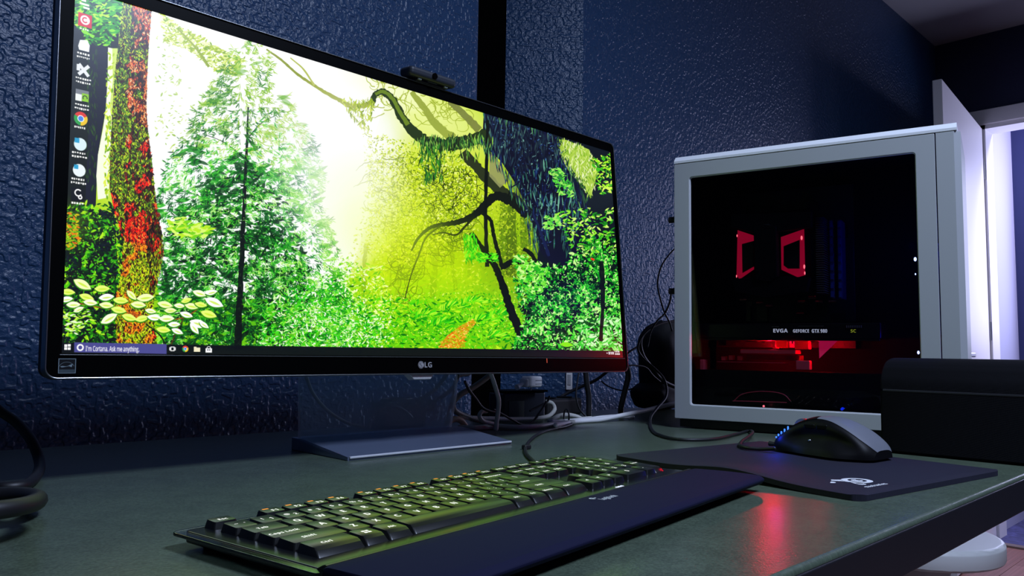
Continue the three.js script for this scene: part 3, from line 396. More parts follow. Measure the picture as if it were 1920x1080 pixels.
// ---------- monitor ----------
{
  const W = 0.8297, HH = 0.3796, m = thing('monitor', 'ultrawide black monitor showing a sunlit green forest desktop', 'monitor', V(0.6003, 0, -0.761));
  const tilt = new THREE.Matrix4().makeRotationX(-MON.tilt).setPosition(0, 0.098, 0), P = (name, g, mat, parent = m, label) => part(name, g.applyMatrix4(tilt), mat, parent, label);
  const frame = rrect(-W / 2, 0, W / 2, HH, 0.009); frame.holes.push(rrect(MON.x0, MON.y0 - 0.0005, MON.x1, MON.y1, 0.0005, new THREE.Path()));
  P('bezel', extrude(frame, 0.012).translate(0, 0, -0.012), M.blackGloss);
  const ring = rrect(-W / 2 - 0.0013, -0.0013, W / 2 + 0.0013, HH + 0.0013, 0.0103); ring.holes.push(rrect(-W / 2, 0, W / 2, HH, 0.009, new THREE.Path()));
  P('rim', extrude(ring, 0.014, 0.0005).translate(0, 0, -0.0125), std({ color: rgb(0.32, 0.33, 0.34), roughness: 0.3, metalness: 1 }), m, 'thin silver rim');
  P('back_cover', merge([extrude(rrect(-W / 2 + 0.001, 0.001, W / 2 - 0.001, HH - 0.001, 0.009), 0.022, 0.004).translate(0, 0, -0.034), extrude(rrect(-0.3, 0.05, 0.3, HH - 0.05, 0.04), 0.04, 0.012).translate(0, 0, -0.07)]), M.black);
  P('chin_lip', box(MON.x1 - MON.x0 + 0.004, 0.0012, 0.0014, 0.002, MON.y0 - 0.0016, 0.0004, 0.0005), std({ color: rgb(0.05, 0.055, 0.055), roughness: 0.25 }));
  const glass = new THREE.BoxGeometry(MON.x1 - MON.x0, MON.y1 - MON.y0, 0.003).translate((MON.x0 + MON.x1) / 2, (MON.y0 + MON.y1) / 2, -0.0022);
  const lit = std({ color: rgb(0.004, 0.004, 0.004), roughness: 0.3, emissive: 0xffffff, emissiveMap: screenTexture, emissiveIntensity: LAMP.screen });
  P('screen', glass, [M.blackGloss, M.blackGloss, M.blackGloss, M.blackGloss, lit, M.blackGloss], m, 'glowing screen with a forest wallpaper, desktop icons and taskbar');
  // the light of the screen, as large as the screen and just in front of it
  const c = new THREE.Vector3(0.002, 0.194, 0.004).applyMatrix4(tilt).add(m.position), l = new THREE.RectAreaLight(new THREE.Color(0.62, 0.8, 0.36), LAMP.screenLight, 0.81, 0.345);
  l.position.copy(c); l.lookAt(c.clone().add(MON_N)); scene.add(l);
  // maker's mark: a ring with a face and two letters
  const grey = std({ color: rgb(0.5, 0.5, 0.5), roughness: 0.4, metalness: 0.4 });
  const disc = merge([new THREE.CircleGeometry(0.0046, 28).translate(-0.0062, 0, 0.0002), text('LG', 0.0066, 0.0003, 0.0115).translate(0.005, 0, 0)]);
  P('logo', disc.translate(0.0005, 0.0105, 0.0004), grey, m, 'silver LG lettering beside a round mark');
  P('logo_face', merge([new THREE.RingGeometry(0.0036, 0.0041, 24, 1, 0.4, 5.2), new THREE.PlaneGeometry(0.0006, 0.0034).translate(-0.0004, 0, 0), new THREE.PlaneGeometry(0.0022, 0.0006).translate(0.0006, -0.0015, 0), new THREE.CircleGeometry(0.0007, 10).translate(-0.0018, 0.0012, 0)]).translate(-0.0057, 0.0105, 0.0008), M.black, m);
  const cv = document.createElement('canvas'); cv.width = cv.height = 96; const k = cv.getContext('2d'); k.fillStyle = '#06090c'; k.fillRect(0, 0, 96, 96); k.strokeStyle = k.fillStyle = '#7f8f94'; k.lineWidth = 4; k.strokeRect(4, 4, 88, 88); k.lineWidth = 2; k.beginPath(); k.arc(46, 66, 42, 3.5, 5.9); k.stroke(); k.beginPath(); k.moveTo(12, 52); k.bezierCurveTo(30, 40, 36, 60, 58, 44); k.lineTo(78, 34); k.lineTo(72, 56); k.lineTo(58, 50); k.lineTo(20, 58); k.fill(); k.fillStyle = '#3f4c50'; k.fillRect(8, 70, 80, 18);
  const et = new THREE.CanvasTexture(cv); et.colorSpace = THREE.SRGBColorSpace; et.magFilter = THREE.LinearFilter;
  P('energy_sticker', new THREE.BoxGeometry(0.0145, 0.0135, 0.0004).translate(-0.3985, 0.0102, 0.0003), std({ map: et, roughness: 0.35 }), m, 'small square energy label');
  P('joystick', extrude(poly2([[-0.019, 0.0], [0.019, 0.0], [0.014, -0.0062], [-0.012, -0.0062]]), 0.012, 0.001).translate(-0.003, -0.0012, -0.014), std({ color: rgb(0.62, 0.64, 0.64), roughness: 0.35, metalness: 0.3 }), m, 'silver joystick button under the chin');
  P('power_light', new THREE.BoxGeometry(0.0012, 0.007, 0.0004).translate(0.224, 0.0165, 0.0003), std({ color: rgb(0.2, 0.02, 0.01), emissive: rgb(0.5, 0.08, 0.04), emissiveIntensity: 0.8 }), m, 'thin red status light');
  // stand: a clear sheet rising from a wedge of brushed metal
  const st = new THREE.Group(); st.name = 'stand'; m.add(st);
  const bx0 = -0.107, bx1 = 0.155, prof = poly2([[0.0, 0.0], [0.0, 0.0045], [-0.1, 0.0155], [-0.128, 0.0155], [-0.128, 0.0]]);   // x = z, y = height
  const b = extrude(prof, bx1 - bx0, 0.0012).rotateY(-Math.PI / 2);
  part('base', toCreasedNormals(b.translate(bx1, 0, -0.001), 0.5), phys({ color: rgb(0.2, 0.24, 0.34), roughness: 0.34, metalness: 0.55 }), st, 'brushed metal wedge base with a bright front edge');
  part('base_edge', box(bx1 - bx0 - 0.004, 0.0026, 0.0024, (bx0 + bx1) / 2, 0.0036, -0.0001, 0.0008), std({ color: rgb(0.8, 0.82, 0.86), roughness: 0.3, metalness: 0.25 }), st, 'polished front edge');
  const nk = [[-0.1045, 0.012], [0.14, 0.012], [0.15, 0.06], [0.15, 0.15], [-0.11, 0.15]];
  const sheet = extrude(poly2(nk.map(([x, y]) => [x, y])), 0.006, 0.001).translate(0, 0, -0.118);
  part('neck', sheet, phys({ color: rgb(0.78, 0.9, 0.92), roughness: 0.46, transmission: 1, thickness: 0, ior: 1.5 }), st, 'clear plastic neck sheet');
}
// camera clipped to the top edge of the monitor
{
  const o = onPlane(802, 160, MON.at, MON_N), w = thing('webcam', 'small flat black webcam clipped to the top edge of the monitor', 'webcam', new THREE.Vector3(0.622, T + 0.4775, -0.7985));
  part('body', tr(new RoundedBoxGeometry(0.078, 0.0125, 0.026, 3, 0.005), 0, 0.0105, 0.003, 0.1), std({ color: rgb(0.02, 0.025, 0.035), roughness: 0.5 }), w);
  part('lens', merge([tr(cyl(0.004, 0.004, 0.003, 24), 0, 0.0098, 0.0162, Math.PI / 2)]), M.blackGloss, w, 'round dark lens');
  for (const x of [-0.02, 0.024]) part('clip', merge([box(0.006, 0.006, 0.004, x, 0.004, 0.0095, 0.001), box(0.006, 0.003, 0.03, x, 0.0035, -0.004, 0.001)]), std({ color: rgb(0.22, 0.26, 0.25), roughness: 0.4 }), w, 'pale clip foot');
  part('badge', box(0.016, 0.0042, 0.002, 0.002, 0.0045, 0.0085, 0.0006), std({ color: rgb(0.08, 0.1, 0.1), roughness: 0.4 }), w);
  part('mount', box(0.05, 0.004, 0.03, 0, 0.0016, -0.006, 0.001), M.black, w);
}
// ---------- keyboard ----------
const KB = { o: new THREE.Vector3(0.1993, T, -0.502), turn: 0.1417, w: 0.4602, d: 0.2151 };
{
  const k = thing('backlight_keyboard', 'thin black full-size keyboard with glowing white legends and a smooth palm rest', 'keyboard', KB.o, KB.turn);
  const x0 = 0.0155, U = 0.019, keyV = [0.0125, 0.0335, 0.0525, 0.0715, 0.0905, 0.1095], DECK = 0.0112, TOP = 0.0164;
  const bodyMat = phys({ color: rgb(0.006, 0.007, 0.008), roughness: 0.22 }), restMat = phys({ color: rgb(0.0045, 0.0055, 0.028), roughness: 0.8, specularIntensity: 0.35 });
  // list of keys: [label, left edge in key units, width, row, rows tall]
  const keys = [['Esc', 0, 1, 0]];
  [1, 2, 3, 4].forEach((n, i) => keys.push(['F' + n, 2 + i, 1, 0])); [5, 6, 7, 8].forEach((n, i) => keys.push(['F' + n, 6.5 + i, 1, 0])); [9, 10, 11, 12].forEach((n, i) => keys.push(['F' + n, 11 + i, 1, 0]));
  ['PrtSc', 'ScrLk', 'Pause'].forEach((s, i) => keys.push([s, 15.25 + i, 1, 0])); ['«', '»', '–', '+'].forEach((s, i) => keys.push([s, 18.5 + i, 1, 0]));
  [...'`1234567890-='].forEach((s, i) => keys.push([s, i, 1, 1])); keys.push(['Backspace', 13, 2, 1]);
  keys.push(['Tab', 0, 1.5, 2]); [...'QWERTYUIOP[]'].forEach((s, i) => keys.push([s, 1.5 + i, 1, 2])); keys.push(['\\', 13.5, 1.5, 2]);
  keys.push(['Caps Lock', 0, 1.75, 3]); [..."ASDFGHJKL;'"].forEach((s, i) => keys.push([s, 1.75 + i, 1, 3])); keys.push(['Enter', 12.75, 2.25, 3]);
  keys.push(['Shift', 0, 2.25, 4]); [...'ZXCVBNM,./'].forEach((s, i) => keys.push([s, 2.25 + i, 1, 4])); keys.push(['Shift', 12.25, 2.75, 4]);
  [['Ctrl', 0, 1.9], ['Win', 1.9, 1], ['Alt', 2.9, 1.1], ['', 4, 5.75], ['Alt', 9.75, 1.15], ['Fn', 10.9, 1.1], ['Menu', 12, 1.3], ['Ctrl', 13.3, 1.7]].forEach(([s, x, w]) => keys.push([s, x, w, 5]));
  [['Insert', 'Home', 'PgUp'], ['Delete', 'End', 'PgDn']].forEach((r, j) => r.forEach((s, i) => keys.push([s, 15.25 + i, 1, 1 + j])));
  keys.push(['↑', 16.25, 1, 4]); ['←', '↓', '→'].forEach((s, i) => keys.push([s, 15.25 + i, 1, 5]));
  [['Num', '/', '*', '-'], ['7', '8', '9'], ['4', '5', '6'], ['1', '2', '3']].forEach((r, j) => r.forEach((s, i) => keys.push([s, 18.5 + i, 1, 1 + j])));
  keys.push(['+', 21.5, 1, 2, 2], ['Enter', 21.5, 1, 4, 2], ['0', 18.5, 2, 5], ['.', 20.5, 1, 5]);
  // the legends, drawn flat as a plan of the whole keyboard
  const AW = 2048, AH = 640, ppm = AW / KB.w, cv = document.createElement('canvas'); cv.width = AW; cv.height = AH; const c = cv.getContext('2d'); c.fillStyle = '#000'; c.fillRect(0, 0, AW, AH); c.textAlign = 'center'; c.textBaseline = 'middle';
  const shifted = { '`': '~', 1: '!', 2: '@', 3: '#', 4: '$', 5: '%', 6: '^', 7: '&', 8: '*', 9: '(', 0: ')', '-': '_', '=': '+', '[': '{', ']': '}', ';': ':', "'": '"', ',': '<', '.': '>', '/': '?' };
  for (const [s, x, w, r] of keys) {
    const cx = (x0 + (x + w / 2) * U) * ppm, cy = keyV[r] * ppm; c.fillStyle = '#fff';
    const arrow = { '↑': [0, -1], '↓': [0, 1], '←': [-1, 0], '→': [1, 0], '«': [-1, 0], '»': [1, 0] }[s];
    if (arrow) { const [dx, dy] = arrow; c.beginPath(); c.moveTo(cx + dx * 9, cy + dy * 9); c.lineTo(cx - dx * 7 - dy * 8, cy - dy * 7 - dx * 8); c.lineTo(cx - dx * 7 + dy * 8, cy - dy * 7 + dx * 8); c.fill(); continue; }
    if (r === 0 && /^F\d/.test(s)) { c.font = 'bold 24px sans-serif'; c.fillText(s, cx + 6, cy + 8); c.fillStyle = '#f0962a'; c.fillRect(cx - 24, cy - 22, 22, 12); continue; }
    if (s === 'Win') { for (const [a, b] of [[-12, -11], [1, -11], [-12, 2], [1, 2]]) c.fillRect(cx + a, cy + b, 11, 9); continue; }
    if (s.length > 1) { c.font = 'bold 20px sans-serif'; const lim = w * U * ppm - 24; c.save(); c.translate(w > 1.2 ? cx - lim * 0.12 : cx, cy + 4); const m = c.measureText(s).width; if (m > lim) c.scale(lim / m, 1); c.fillText(s, 0, 0); c.restore(); continue; }
    if (r === 1 && x < 13 && shifted[s] || shifted[s] && x < 14) { c.font = 'bold 24px sans-serif'; c.fillText(shifted[s], cx - 13, cy - 2); c.fillText(s, cx + 13, cy + 6); continue; }
    c.font = 'bold 32px sans-serif'; c.fillText(s, cx, cy);
  }
  const legends = new THREE.CanvasTexture(cv); legends.colorSpace = THREE.SRGBColorSpace; legends.magFilter = THREE.LinearFilter;
  const keyMat = phys({ color: rgb(0.006, 0.007, 0.007), roughness: 0.34, clearcoat: 0.5, clearcoatRoughness: 0.3, emissive: 0xffffff, emissiveMap: legends, emissiveIntensity: 1.25 });
  // a keycap as rings of a rounded rectangle closing upwards
  function cap(cx, cz, w, d, front) {
    const ring = (y, ix, iz, iz1, r) => { const o = [], hw = w / 2 - ix; const zs = -d / 2 + iz, ze = d / 2 - iz1; for (const [sx, sz, a0] of [[1, 1, 0], [-1, 1, 1], [-1, -1, 2], [1, -1, 3]]) for (let i = 0; i < 4; i++) { const a = (a0 + i / 3) * Math.PI / 2; o.push([sx * (hw - r) + r * Math.cos(a), y, (sz > 0 ? ze - r : zs + r) + r * Math.sin(a)]); } return o; };
    const h = TOP - DECK + 0.0006, rings = [ring(0, 0, 0, 0, 0.0012), ring(h * 0.72, 0.0008, 0.0008, front ? front * 0.55 : 0.0008, 0.0014), ring(h * 0.95, 0.0012, 0.0012, front ? front * 0.85 : 0.0012, 0.0015), ring(h, 0.0019, 0.0019, front || 0.0019, 0.0015)];
    const pos = [], idx = []; for (const r of rings) for (const p of r) pos.push(cx + p[0], DECK - 0.0006 + p[1] - (p[1] > 0.001 ? 0.06 * p[2] * p[1] / h : 0), cz + p[2]);
    for (let j = 0; j < 3; j++) for (let i = 0; i < 16; i++) { const a = j * 16 + i, b = j * 16 + (i + 1) % 16; idx.push(a, a + 16, b, b, a + 16, b + 16); }
    for (let i = 1; i < 15; i++) idx.push(48, 48 + i + 1, 48 + i);
    let g = new THREE.BufferGeometry(); g.setAttribute('position', new THREE.Float32BufferAttribute(pos, 3)); g.setIndex(idx);
    g = toCreasedNormals(g, 0.55); const p = g.attributes.position, uv = []; for (let i = 0; i < p.count; i++) uv.push(p.getX(i) * ppm / AW, 1 - p.getZ(i) * ppm / AH); g.setAttribute('uv', new THREE.Float32BufferAttribute(uv, 2)); return g;
  }
  // body: one deck with a frame of clear plastic round it and the palm rest in front
  const plan = (x0, z0, x1, z1, r) => rrect(x0, -z1, x1, -z0, r), flat = (s, y0, y1, b) => extrude(s, y1 - y0, b, 3).rotateX(-Math.PI / 2).translate(0, y0, 0);
  part('body', flat(plan(0.004, 0.003, KB.w - 0.004, 0.145, 0.006), 0.004, DECK, 0.0012), bodyMat, k);
  part('clear_edge', flat(plan(-0.002, -0.002, KB.w + 0.002, 0.1435, 0.006), 0.0085, 0.0106, 0.0006), phys({ color: rgb(0.75, 0.8, 0.8), roughness: 0.08, transmission: 1, thickness: 0.003, ior: 1.49 }), k, 'clear plastic rim showing round the deck');
  const rest = new THREE.Shape();                                // section of the palm rest: x = depth, y = height
  rest.moveTo(0.1425, 0.004); rest.lineTo(0.1425, 0.0128); rest.quadraticCurveTo(0.1445, 0.0146, 0.149, 0.0146); rest.quadraticCurveTo(0.185, 0.0158, 0.207, 0.0148); rest.quadraticCurveTo(0.2135, 0.0144, 0.2148, 0.0115); rest.quadraticCurveTo(0.2152, 0.0085, 0.211, 0.0065); rest.lineTo(0.2, 0.004);
  const rg = new THREE.ExtrudeGeometry(rest, { depth: KB.w - 0.008, bevelEnabled: true, bevelSize: 0.0012, bevelThickness: 0.003, bevelOffset: -0.0012, bevelSegments: 3, curveSegments: 10 }).rotateY(-Math.PI / 2).translate(KB.w - 0.004, 0, 0);
  part('palm_rest', toCreasedNormals(rg, 0.6), restMat, k, 'smooth dark palm rest');
  const lip = new THREE.Shape(); lip.moveTo(0.1345, 0.0108); lip.lineTo(0.1415, 0.0108); lip.lineTo(0.1428, 0.0134); lip.quadraticCurveTo(0.1415, 0.0143, 0.139, 0.0132);
  part('front_lip', extrude(lip, KB.w - 0.008).rotateY(-Math.PI / 2).translate(KB.w - 0.004, 0, 0), phys({ color: rgb(0.02, 0.024, 0.022), roughness: 0.2 }), k);
  for (const [s, x, w, r, tall] of keys) {
    const last = r === 5 || (tall && r === 4), d = r === 0 ? 0.0125 : U * (tall || 1) - 0.0014 + (last ? 0.003 : 0), cz = (r === 0 ? 0.0125 : keyV[r] + ((tall || 1) - 1) * U / 2) + (last ? 0.0015 : 0);
    part('key', cap(x0 + (x + w / 2) * U, cz, w * U - 0.0014, d, last && (r === 5 && x < 15 || tall) ? 0.0065 : 0), keyMat, k);
  }
  const print = std({ color: rgb(0.55, 0.57, 0.6), roughness: 0.5 }), lay = (g, x, z, y) => g.rotateX(-Math.PI / 2).translate(x, y, z);
  part('logo', merge([lay(text('Logitech', 0.0056, 0.0002, 0.022), 0.262, 0.162, 0.0152), lay(new THREE.RingGeometry(0.0012, 0.0028, 18, 1, 0.5, 4.6), 0.25, 0.1545, 0.01535), lay(new THREE.PlaneGeometry(0.0052, 0.0013), 0.2525, 0.1545, 0.01535)]), print, k, 'small pale maker lettering and mark');
  part('status_light', merge([0, 0.004, 0.008].map((d) => box(0.0022, 0.0005, 0.003, 0.315 + d, 0.0137, 0.1395))), std({ color: rgb(0.7, 0.7, 0.75), emissive: rgb(0.6, 0.62, 0.75), emissiveIntensity: 0.9 }), k, 'three tiny white status lights');
  for (const [x, z] of [[0.03, 0.012], [KB.w - 0.03, 0.012], [0.03, 0.19], [KB.w - 0.03, 0.19]]) part('foot', box(0.03, 0.0042, 0.008, x, 0.0021, z, 0.001), M.black, k);
}

// ---------- mouse pad ----------
const PAD = { A: V(0.7431, 0, -0.5793), B: V(0.7255, 0, -0.2702), C: V(1.0095, 0, -0.2295), D: V(1.027, 0, -0.5385), th: 0.006 };
{
  const ex = PAD.C.clone().sub(PAD.B), ez = PAD.B.clone().sub(PAD.A), w = ex.length(), d = ez.length(); ex.normalize(); ez.normalize();
  const pad = thing('mouse_pad', 'dark cloth mouse pad with a white printed mark in its near corner', 'mouse pad', PAD.A, Math.atan2(-ex.z, ex.x));
  const lift = (x, z) => 0.0062 * Math.exp(-(((z - 0.17) / 0.055) ** 2)) * Math.exp(-((x / 0.055) ** 2));
  const NX = 36, NZ = 44, r = 0.012, pos = [], idx = [];
  const warp = (s, t) => {                                       // a square grid with its corners rounded
    let x = s * w, z = t * d; const cx = clamp(x, r, w - r), cz = clamp(z, r, d - r), dx = x - cx, dz = z - cz, m = Math.max(Math.abs(dx), Math.abs(dz)), l = Math.hypot(dx, dz);
    return l > 1e-9 && dx && dz ? [cx + dx / l * m, cz + dz / l * m] : [x, z];
  };
  const ss = [], ts = []; for (let i = 0; i <= NX; i++) ss.push(i < 5 ? i * r / w / 5 : i > NX - 5 ? 1 - (NX - i) * r / w / 5 : r / w + (i - 5) / (NX - 10) * (1 - 2 * r / w)); for (let j = 0; j <= NZ; j++) ts.push(j < 5 ? j * r / d / 5 : j > NZ - 5 ? 1 - (NZ - j) * r / d / 5 : r / d + (j - 5) / (NZ - 10) * (1 - 2 * r / d));
  const R = NX + 1;
  for (const y of [PAD.th, 0.0002]) for (const t of ts) for (const s of ss) { const [x, z] = warp(s, t), e = Math.min(x, w - x, z, d - z), b = y > 0.001 ? -0.0008 * Math.max(0, 1 - e / 0.0012) : 0; pos.push(x, y + b + lift(x, z), z); }
  const N = R * (NZ + 1); for (let j = 0; j < NZ; j++) for (let i = 0; i < NX; i++) { const a = j * R + i; idx.push(a, a + R, a + 1, a + 1, a + R, a + R + 1, N + a, N + a + 1, N + a + R, N + a + 1, N + a + R + 1, N + a + R); }
  const rim = []; for (let i = 0; i < NX; i++) rim.push(i); for (let j = 0; j < NZ; j++) rim.push(j * R + NX); for (let i = NX; i > 0; i--) rim.push(NZ * R + i); for (let j = NZ; j > 0; j--) rim.push(j * R);
  rim.forEach((a, i) => { const b = rim[(i + 1) % rim.length]; idx.push(a, b, N + a, b, N + b, N + a); });
  let g = new THREE.BufferGeometry(); g.setAttribute('position', new THREE.Float32BufferAttribute(pos, 3)); g.setIndex(idx); g = toCreasedNormals(g, 0.7);
  { const p = g.attributes.position, uv = []; for (let i = 0; i < p.count; i++) uv.push(p.getX(i), p.getZ(i)); g.setAttribute('uv', new THREE.Float32BufferAttribute(uv, 2)); }
  const weave = dataTexture(256, (u, v) => 0.5 + 0.25 * Math.sin(u * 2 * Math.PI * 40) * Math.sin(v * 2 * Math.PI * 40) + 0.25 * tnoise(u, v, 64, 71));
  part('cloth', g, phys({ color: rgb(0.009, 0.008, 0.022), roughness: 0.62, bumpMap: repeat(weave, 1 / 0.03), bumpScale: 0.0002, sheen: 0.2, sheenColor: rgb(0.1, 0.08, 0.3), sheenRoughness: 0.5 }), pad);
  // printed mark: ring with a dot, three lobes and a line of lettering
  const wh = std({ color: rgb(0.75, 0.75, 0.8), roughness: 0.7 }), lay = (q, x, z, y = PAD.th + 0.0003) => q.rotateX(-Math.PI / 2).translate(x, y, z);
  const eye = new THREE.Shape(); eye.absellipse(0, 0, 0.0165, 0.0145, 0, Math.PI * 2); const hole = new THREE.Path(); hole.absellipse(0.001, 0.0005, 0.0098, 0.0088, 0, Math.PI * 2); eye.holes.push(hole);
  const sg = new THREE.ShapeGeometry(eye, 24), ins = new THREE.RingGeometry(0.0026, 0.0058, 26, 1, 0.9, 5.2), dot = new THREE.CircleGeometry(0.0023, 20);
  const arm = (pts) => new THREE.ShapeGeometry(poly2(pts));
  const mark = merge([sg, ins, dot, arm([[-0.011, 0.010], [-0.026, 0.019], [-0.031, 0.0165], [-0.017, 0.002]]), new THREE.CircleGeometry(0.0044, 20).translate(-0.0285, 0.0175, 0), new THREE.CircleGeometry(0.0048, 20).translate(-0.0345, 0.0045, 0), arm([[-0.0155, -0.002], [-0.019, -0.012], [-0.0115, -0.0165], [-0.005, -0.012]]), new THREE.CircleGeometry(0.0048, 20).translate(-0.0148, -0.0155, 0)]);
  const inv = (p) => { const q = p.clone().sub(PAD.A); return [q.dot(ex), q.dot(ez)]; }, mc = inv(atY(1597, 900, PAD.th));
  part('printed_mark', lay(mark.rotateZ(-0.12).scale(0.95, 0.95, 1), mc[0], mc[1]), wh, pad, 'white eye-like printed mark');
  const tc = inv(atY(1631, 909, PAD.th)); part('printed_lettering', lay(text('steelseries', 0.0056, 0.0001, 0.037), tc[0], tc[1] + 0.001), wh, pad, 'white printed lettering');
}

// ---------- mouse ----------
{
  const L = 0.134, mo = thing('mouse', 'black wired gaming mouse with a grey rear hump and blue side lights', 'mouse', V(0.957, PAD.th, -0.474), -0.1);
  // stations along the length (local z): [height, left half-width, right half-width, belly height]
  const st = [[0, 0.009, 0.012, 0.012], [0.03, 0.0165, 0.021, 0.021], [0.1, 0.0245, 0.029, 0.028], [0.2, 0.0335, 0.0325, 0.03], [0.3, 0.0405, 0.0335, 0.0305], [0.42, 0.046, 0.0345, 0.031], [0.52, 0.0468, 0.0365, 0.032], [0.62, 0.0452, 0.039, 0.034], [0.72, 0.0408, 0.04, 0.0355], [0.82, 0.034, 0.0385, 0.036], [0.9, 0.0265, 0.035, 0.034], [0.96, 0.0195, 0.03, 0.029], [1, 0.0125, 0.022, 0.021]];
  const samp = (t) => { let i = 0; while (i < st.length - 2 && st[i + 1][0] < t) i++; const a = st[i], b = st[i + 1], f = (t - a[0]) / (b[0] - a[0]), p = st[Math.max(0, i - 1)], q = st[Math.min(st.length - 1, i + 2)]; return [1, 2, 3].map((k) => { const m0 = (b[k] - p[k]) / (b[0] - p[0]) * (b[0] - a[0]), m1 = (q[k] - a[k]) / (q[0] - a[0]) * (b[0] - a[0]); return (2 * f ** 3 - 3 * f * f + 1) * a[k] + (f ** 3 - 2 * f * f + f) * m0 + (-2 * f ** 3 + 3 * f * f) * b[k] + (f ** 3 - f * f) * m1; }); };
  // a point of the shell: a runs from 0 (left bottom) over the top to 1 (right bottom)
  const shell = (t, a, grow = 0) => {
    const [h, wl, wr] = samp(t), phi = Math.PI * (1 - a), cx = Math.cos(phi), sy = Math.sin(phi), e = 0.62, X = Math.sign(cx) * Math.pow(Math.abs(cx), e), Y = Math.pow(sy, 0.78);
    let x = X * (cx < 0 ? wl : wr); const y = 0.003 + (h - 0.003) * Y;
    if (cx < 0) { const f = Math.exp(-(((Y - 0.5) / 0.24) ** 2)); x += f * 0.0075 * sstep(t, 0.1, 0.35) * (1 - sstep(t, 0.72, 0.95)); x -= 0.006 * Math.exp(-((Y / 0.24) ** 2)) * sstep(t, 0.2, 0.45) * (1 - sstep(t, 0.7, 0.95)); }
    const v = new THREE.Vector3(x, y, (t - 0.0) * L); if (grow) v.add(new THREE.Vector3(X * 0.5, Y, (t - 0.45) * 0.8).normalize().multiplyScalar(grow)); return v;
  };
  const patch = (t0, t1, a0, a1, nt, na, grow = 0, shape = null) => {
    const pos = [], idx = []; for (let i = 0; i <= nt; i++) for (let j = 0; j <= na; j++) { const t = lerp(t0, t1, i / nt), [b0, b1] = shape ? shape(t) : [a0, a1], v = shell(t, lerp(b0, b1, j / na), grow); pos.push(v.x, v.y, v.z); }
    for (let i = 0; i < nt; i++) for (let j = 0; j < na; j++) { const a = i * (na + 1) + j; idx.push(a, a + na + 1, a + 1, a + 1, a + na + 1, a + na + 2); }
    const g = new THREE.BufferGeometry(); g.setAttribute('position', new THREE.Float32BufferAttribute(pos, 3)); g.setAttribute('uv', new THREE.Float32BufferAttribute(new Float32Array(pos.length / 3 * 2), 2)); g.setIndex(idx); g.computeVertexNormals(); return g;
  };
  const end = (t, dir) => { const pts = []; for (let j = 0; j <= 24; j++) { const v = shell(t, j / 24); pts.push([v.x, v.y]); } const g = new THREE.ShapeGeometry(poly2(pts)); if (dir < 0) g.rotateY(Math.PI).scale(-1, 1, 1); return g.translate(0, 0, t * L); };
  const dark = phys({ color: rgb(0.003, 0.003, 0.004), roughness: 0.5, specularIntensity: 0.3 }), grey = std({ color: rgb(0.15, 0.16, 0.19), roughness: 0.42, bumpMap: repeat(laminateBump, 4), bumpScale: 0.0003 });
  part('shell', merge([patch(0, 1, 0, 1, 56, 44), end(0, -1), end(1, 1)]), dark, mo);
  part('rear_cover', patch(0.47, 1.0, 0.34, 0.78, 30, 18, 0.0007, (t) => [lerp(0.37, 0.3, sstep(t, 0.5, 1)), 0.8]), grey, mo, 'scuffed grey rear palm cover');
  part('left_button', patch(0.02, 0.47, 0.36, 0.475, 22, 8, 0.0006), dark, mo); part('right_button', patch(0.02, 0.47, 0.535, 0.68, 22, 8, 0.0006), dark, mo);
  { const v = shell(0.24, 0.505); part('scroll_wheel', tr(cyl(0.011, 0.011, 0.0065, 28), v.x, v.y - 0.006, v.z, 0, 0, Math.PI / 2), M.steel, mo, 'metal scroll wheel'); }
  for (const [t, a] of [[0.42, 0.24], [0.55, 0.24]]) { const v = shell(t, a, 0.0004); part('thumb_button', new RoundedBoxGeometry(0.004, 0.006, 0.014, 2, 0.0015).translate(v.x + 0.001, v.y, v.z), dark, mo); }
  { const v = shell(0.44, 0.085, 0.0006); part('thumb_wing_screw', tr(new THREE.SphereGeometry(0.0016, 12, 8), v.x, v.y, v.z), M.steel, mo, 'tiny bright stud low on the side'); }
  const led = std({ color: rgb(0.02, 0.05, 0.3), emissive: rgb(0.05, 0.22, 1), emissiveIntensity: 1.6 });
  for (let i = 0; i < 5; i++) { const v = shell(0.055 + i * 0.034, 0.27 + i * 0.012, 0.0008); part('side_light', new RoundedBoxGeometry(0.0016, 0.002 + i * 0.0009, 0.0017, 1, 0.0005).translate(v.x, v.y, v.z), led, mo, 'small blue light bar'); }
  const gl = new THREE.PointLight(0x1030ff, 0.0016, 0, 2); gl.position.copy(mo.localToWorld(shell(0.1, 0.25).add(new THREE.Vector3(-0.006, 0.001, 0)).applyEuler(new THREE.Euler()))); mo.updateMatrixWorld(true); gl.position.copy(shell(0.1, 0.25).add(new THREE.Vector3(-0.006, 0.001, -0.002)).applyMatrix4(mo.matrixWorld)); gl.castShadow = true; gl.shadow.radius = 0.2; scene.add(gl);
  for (const [x, z] of [[0, 0.02], [0.005, 0.115]]) part('glide_foot', box(0.03, 0.003, 0.008, x, 0.0018, z, 0.001), M.black, mo);
  part('cable_guard', tr(cyl(0.0022, 0.0032, 0.016, 14), -0.002, 0.006, -0.006, Math.PI / 2), M.cableBlack, mo);
}
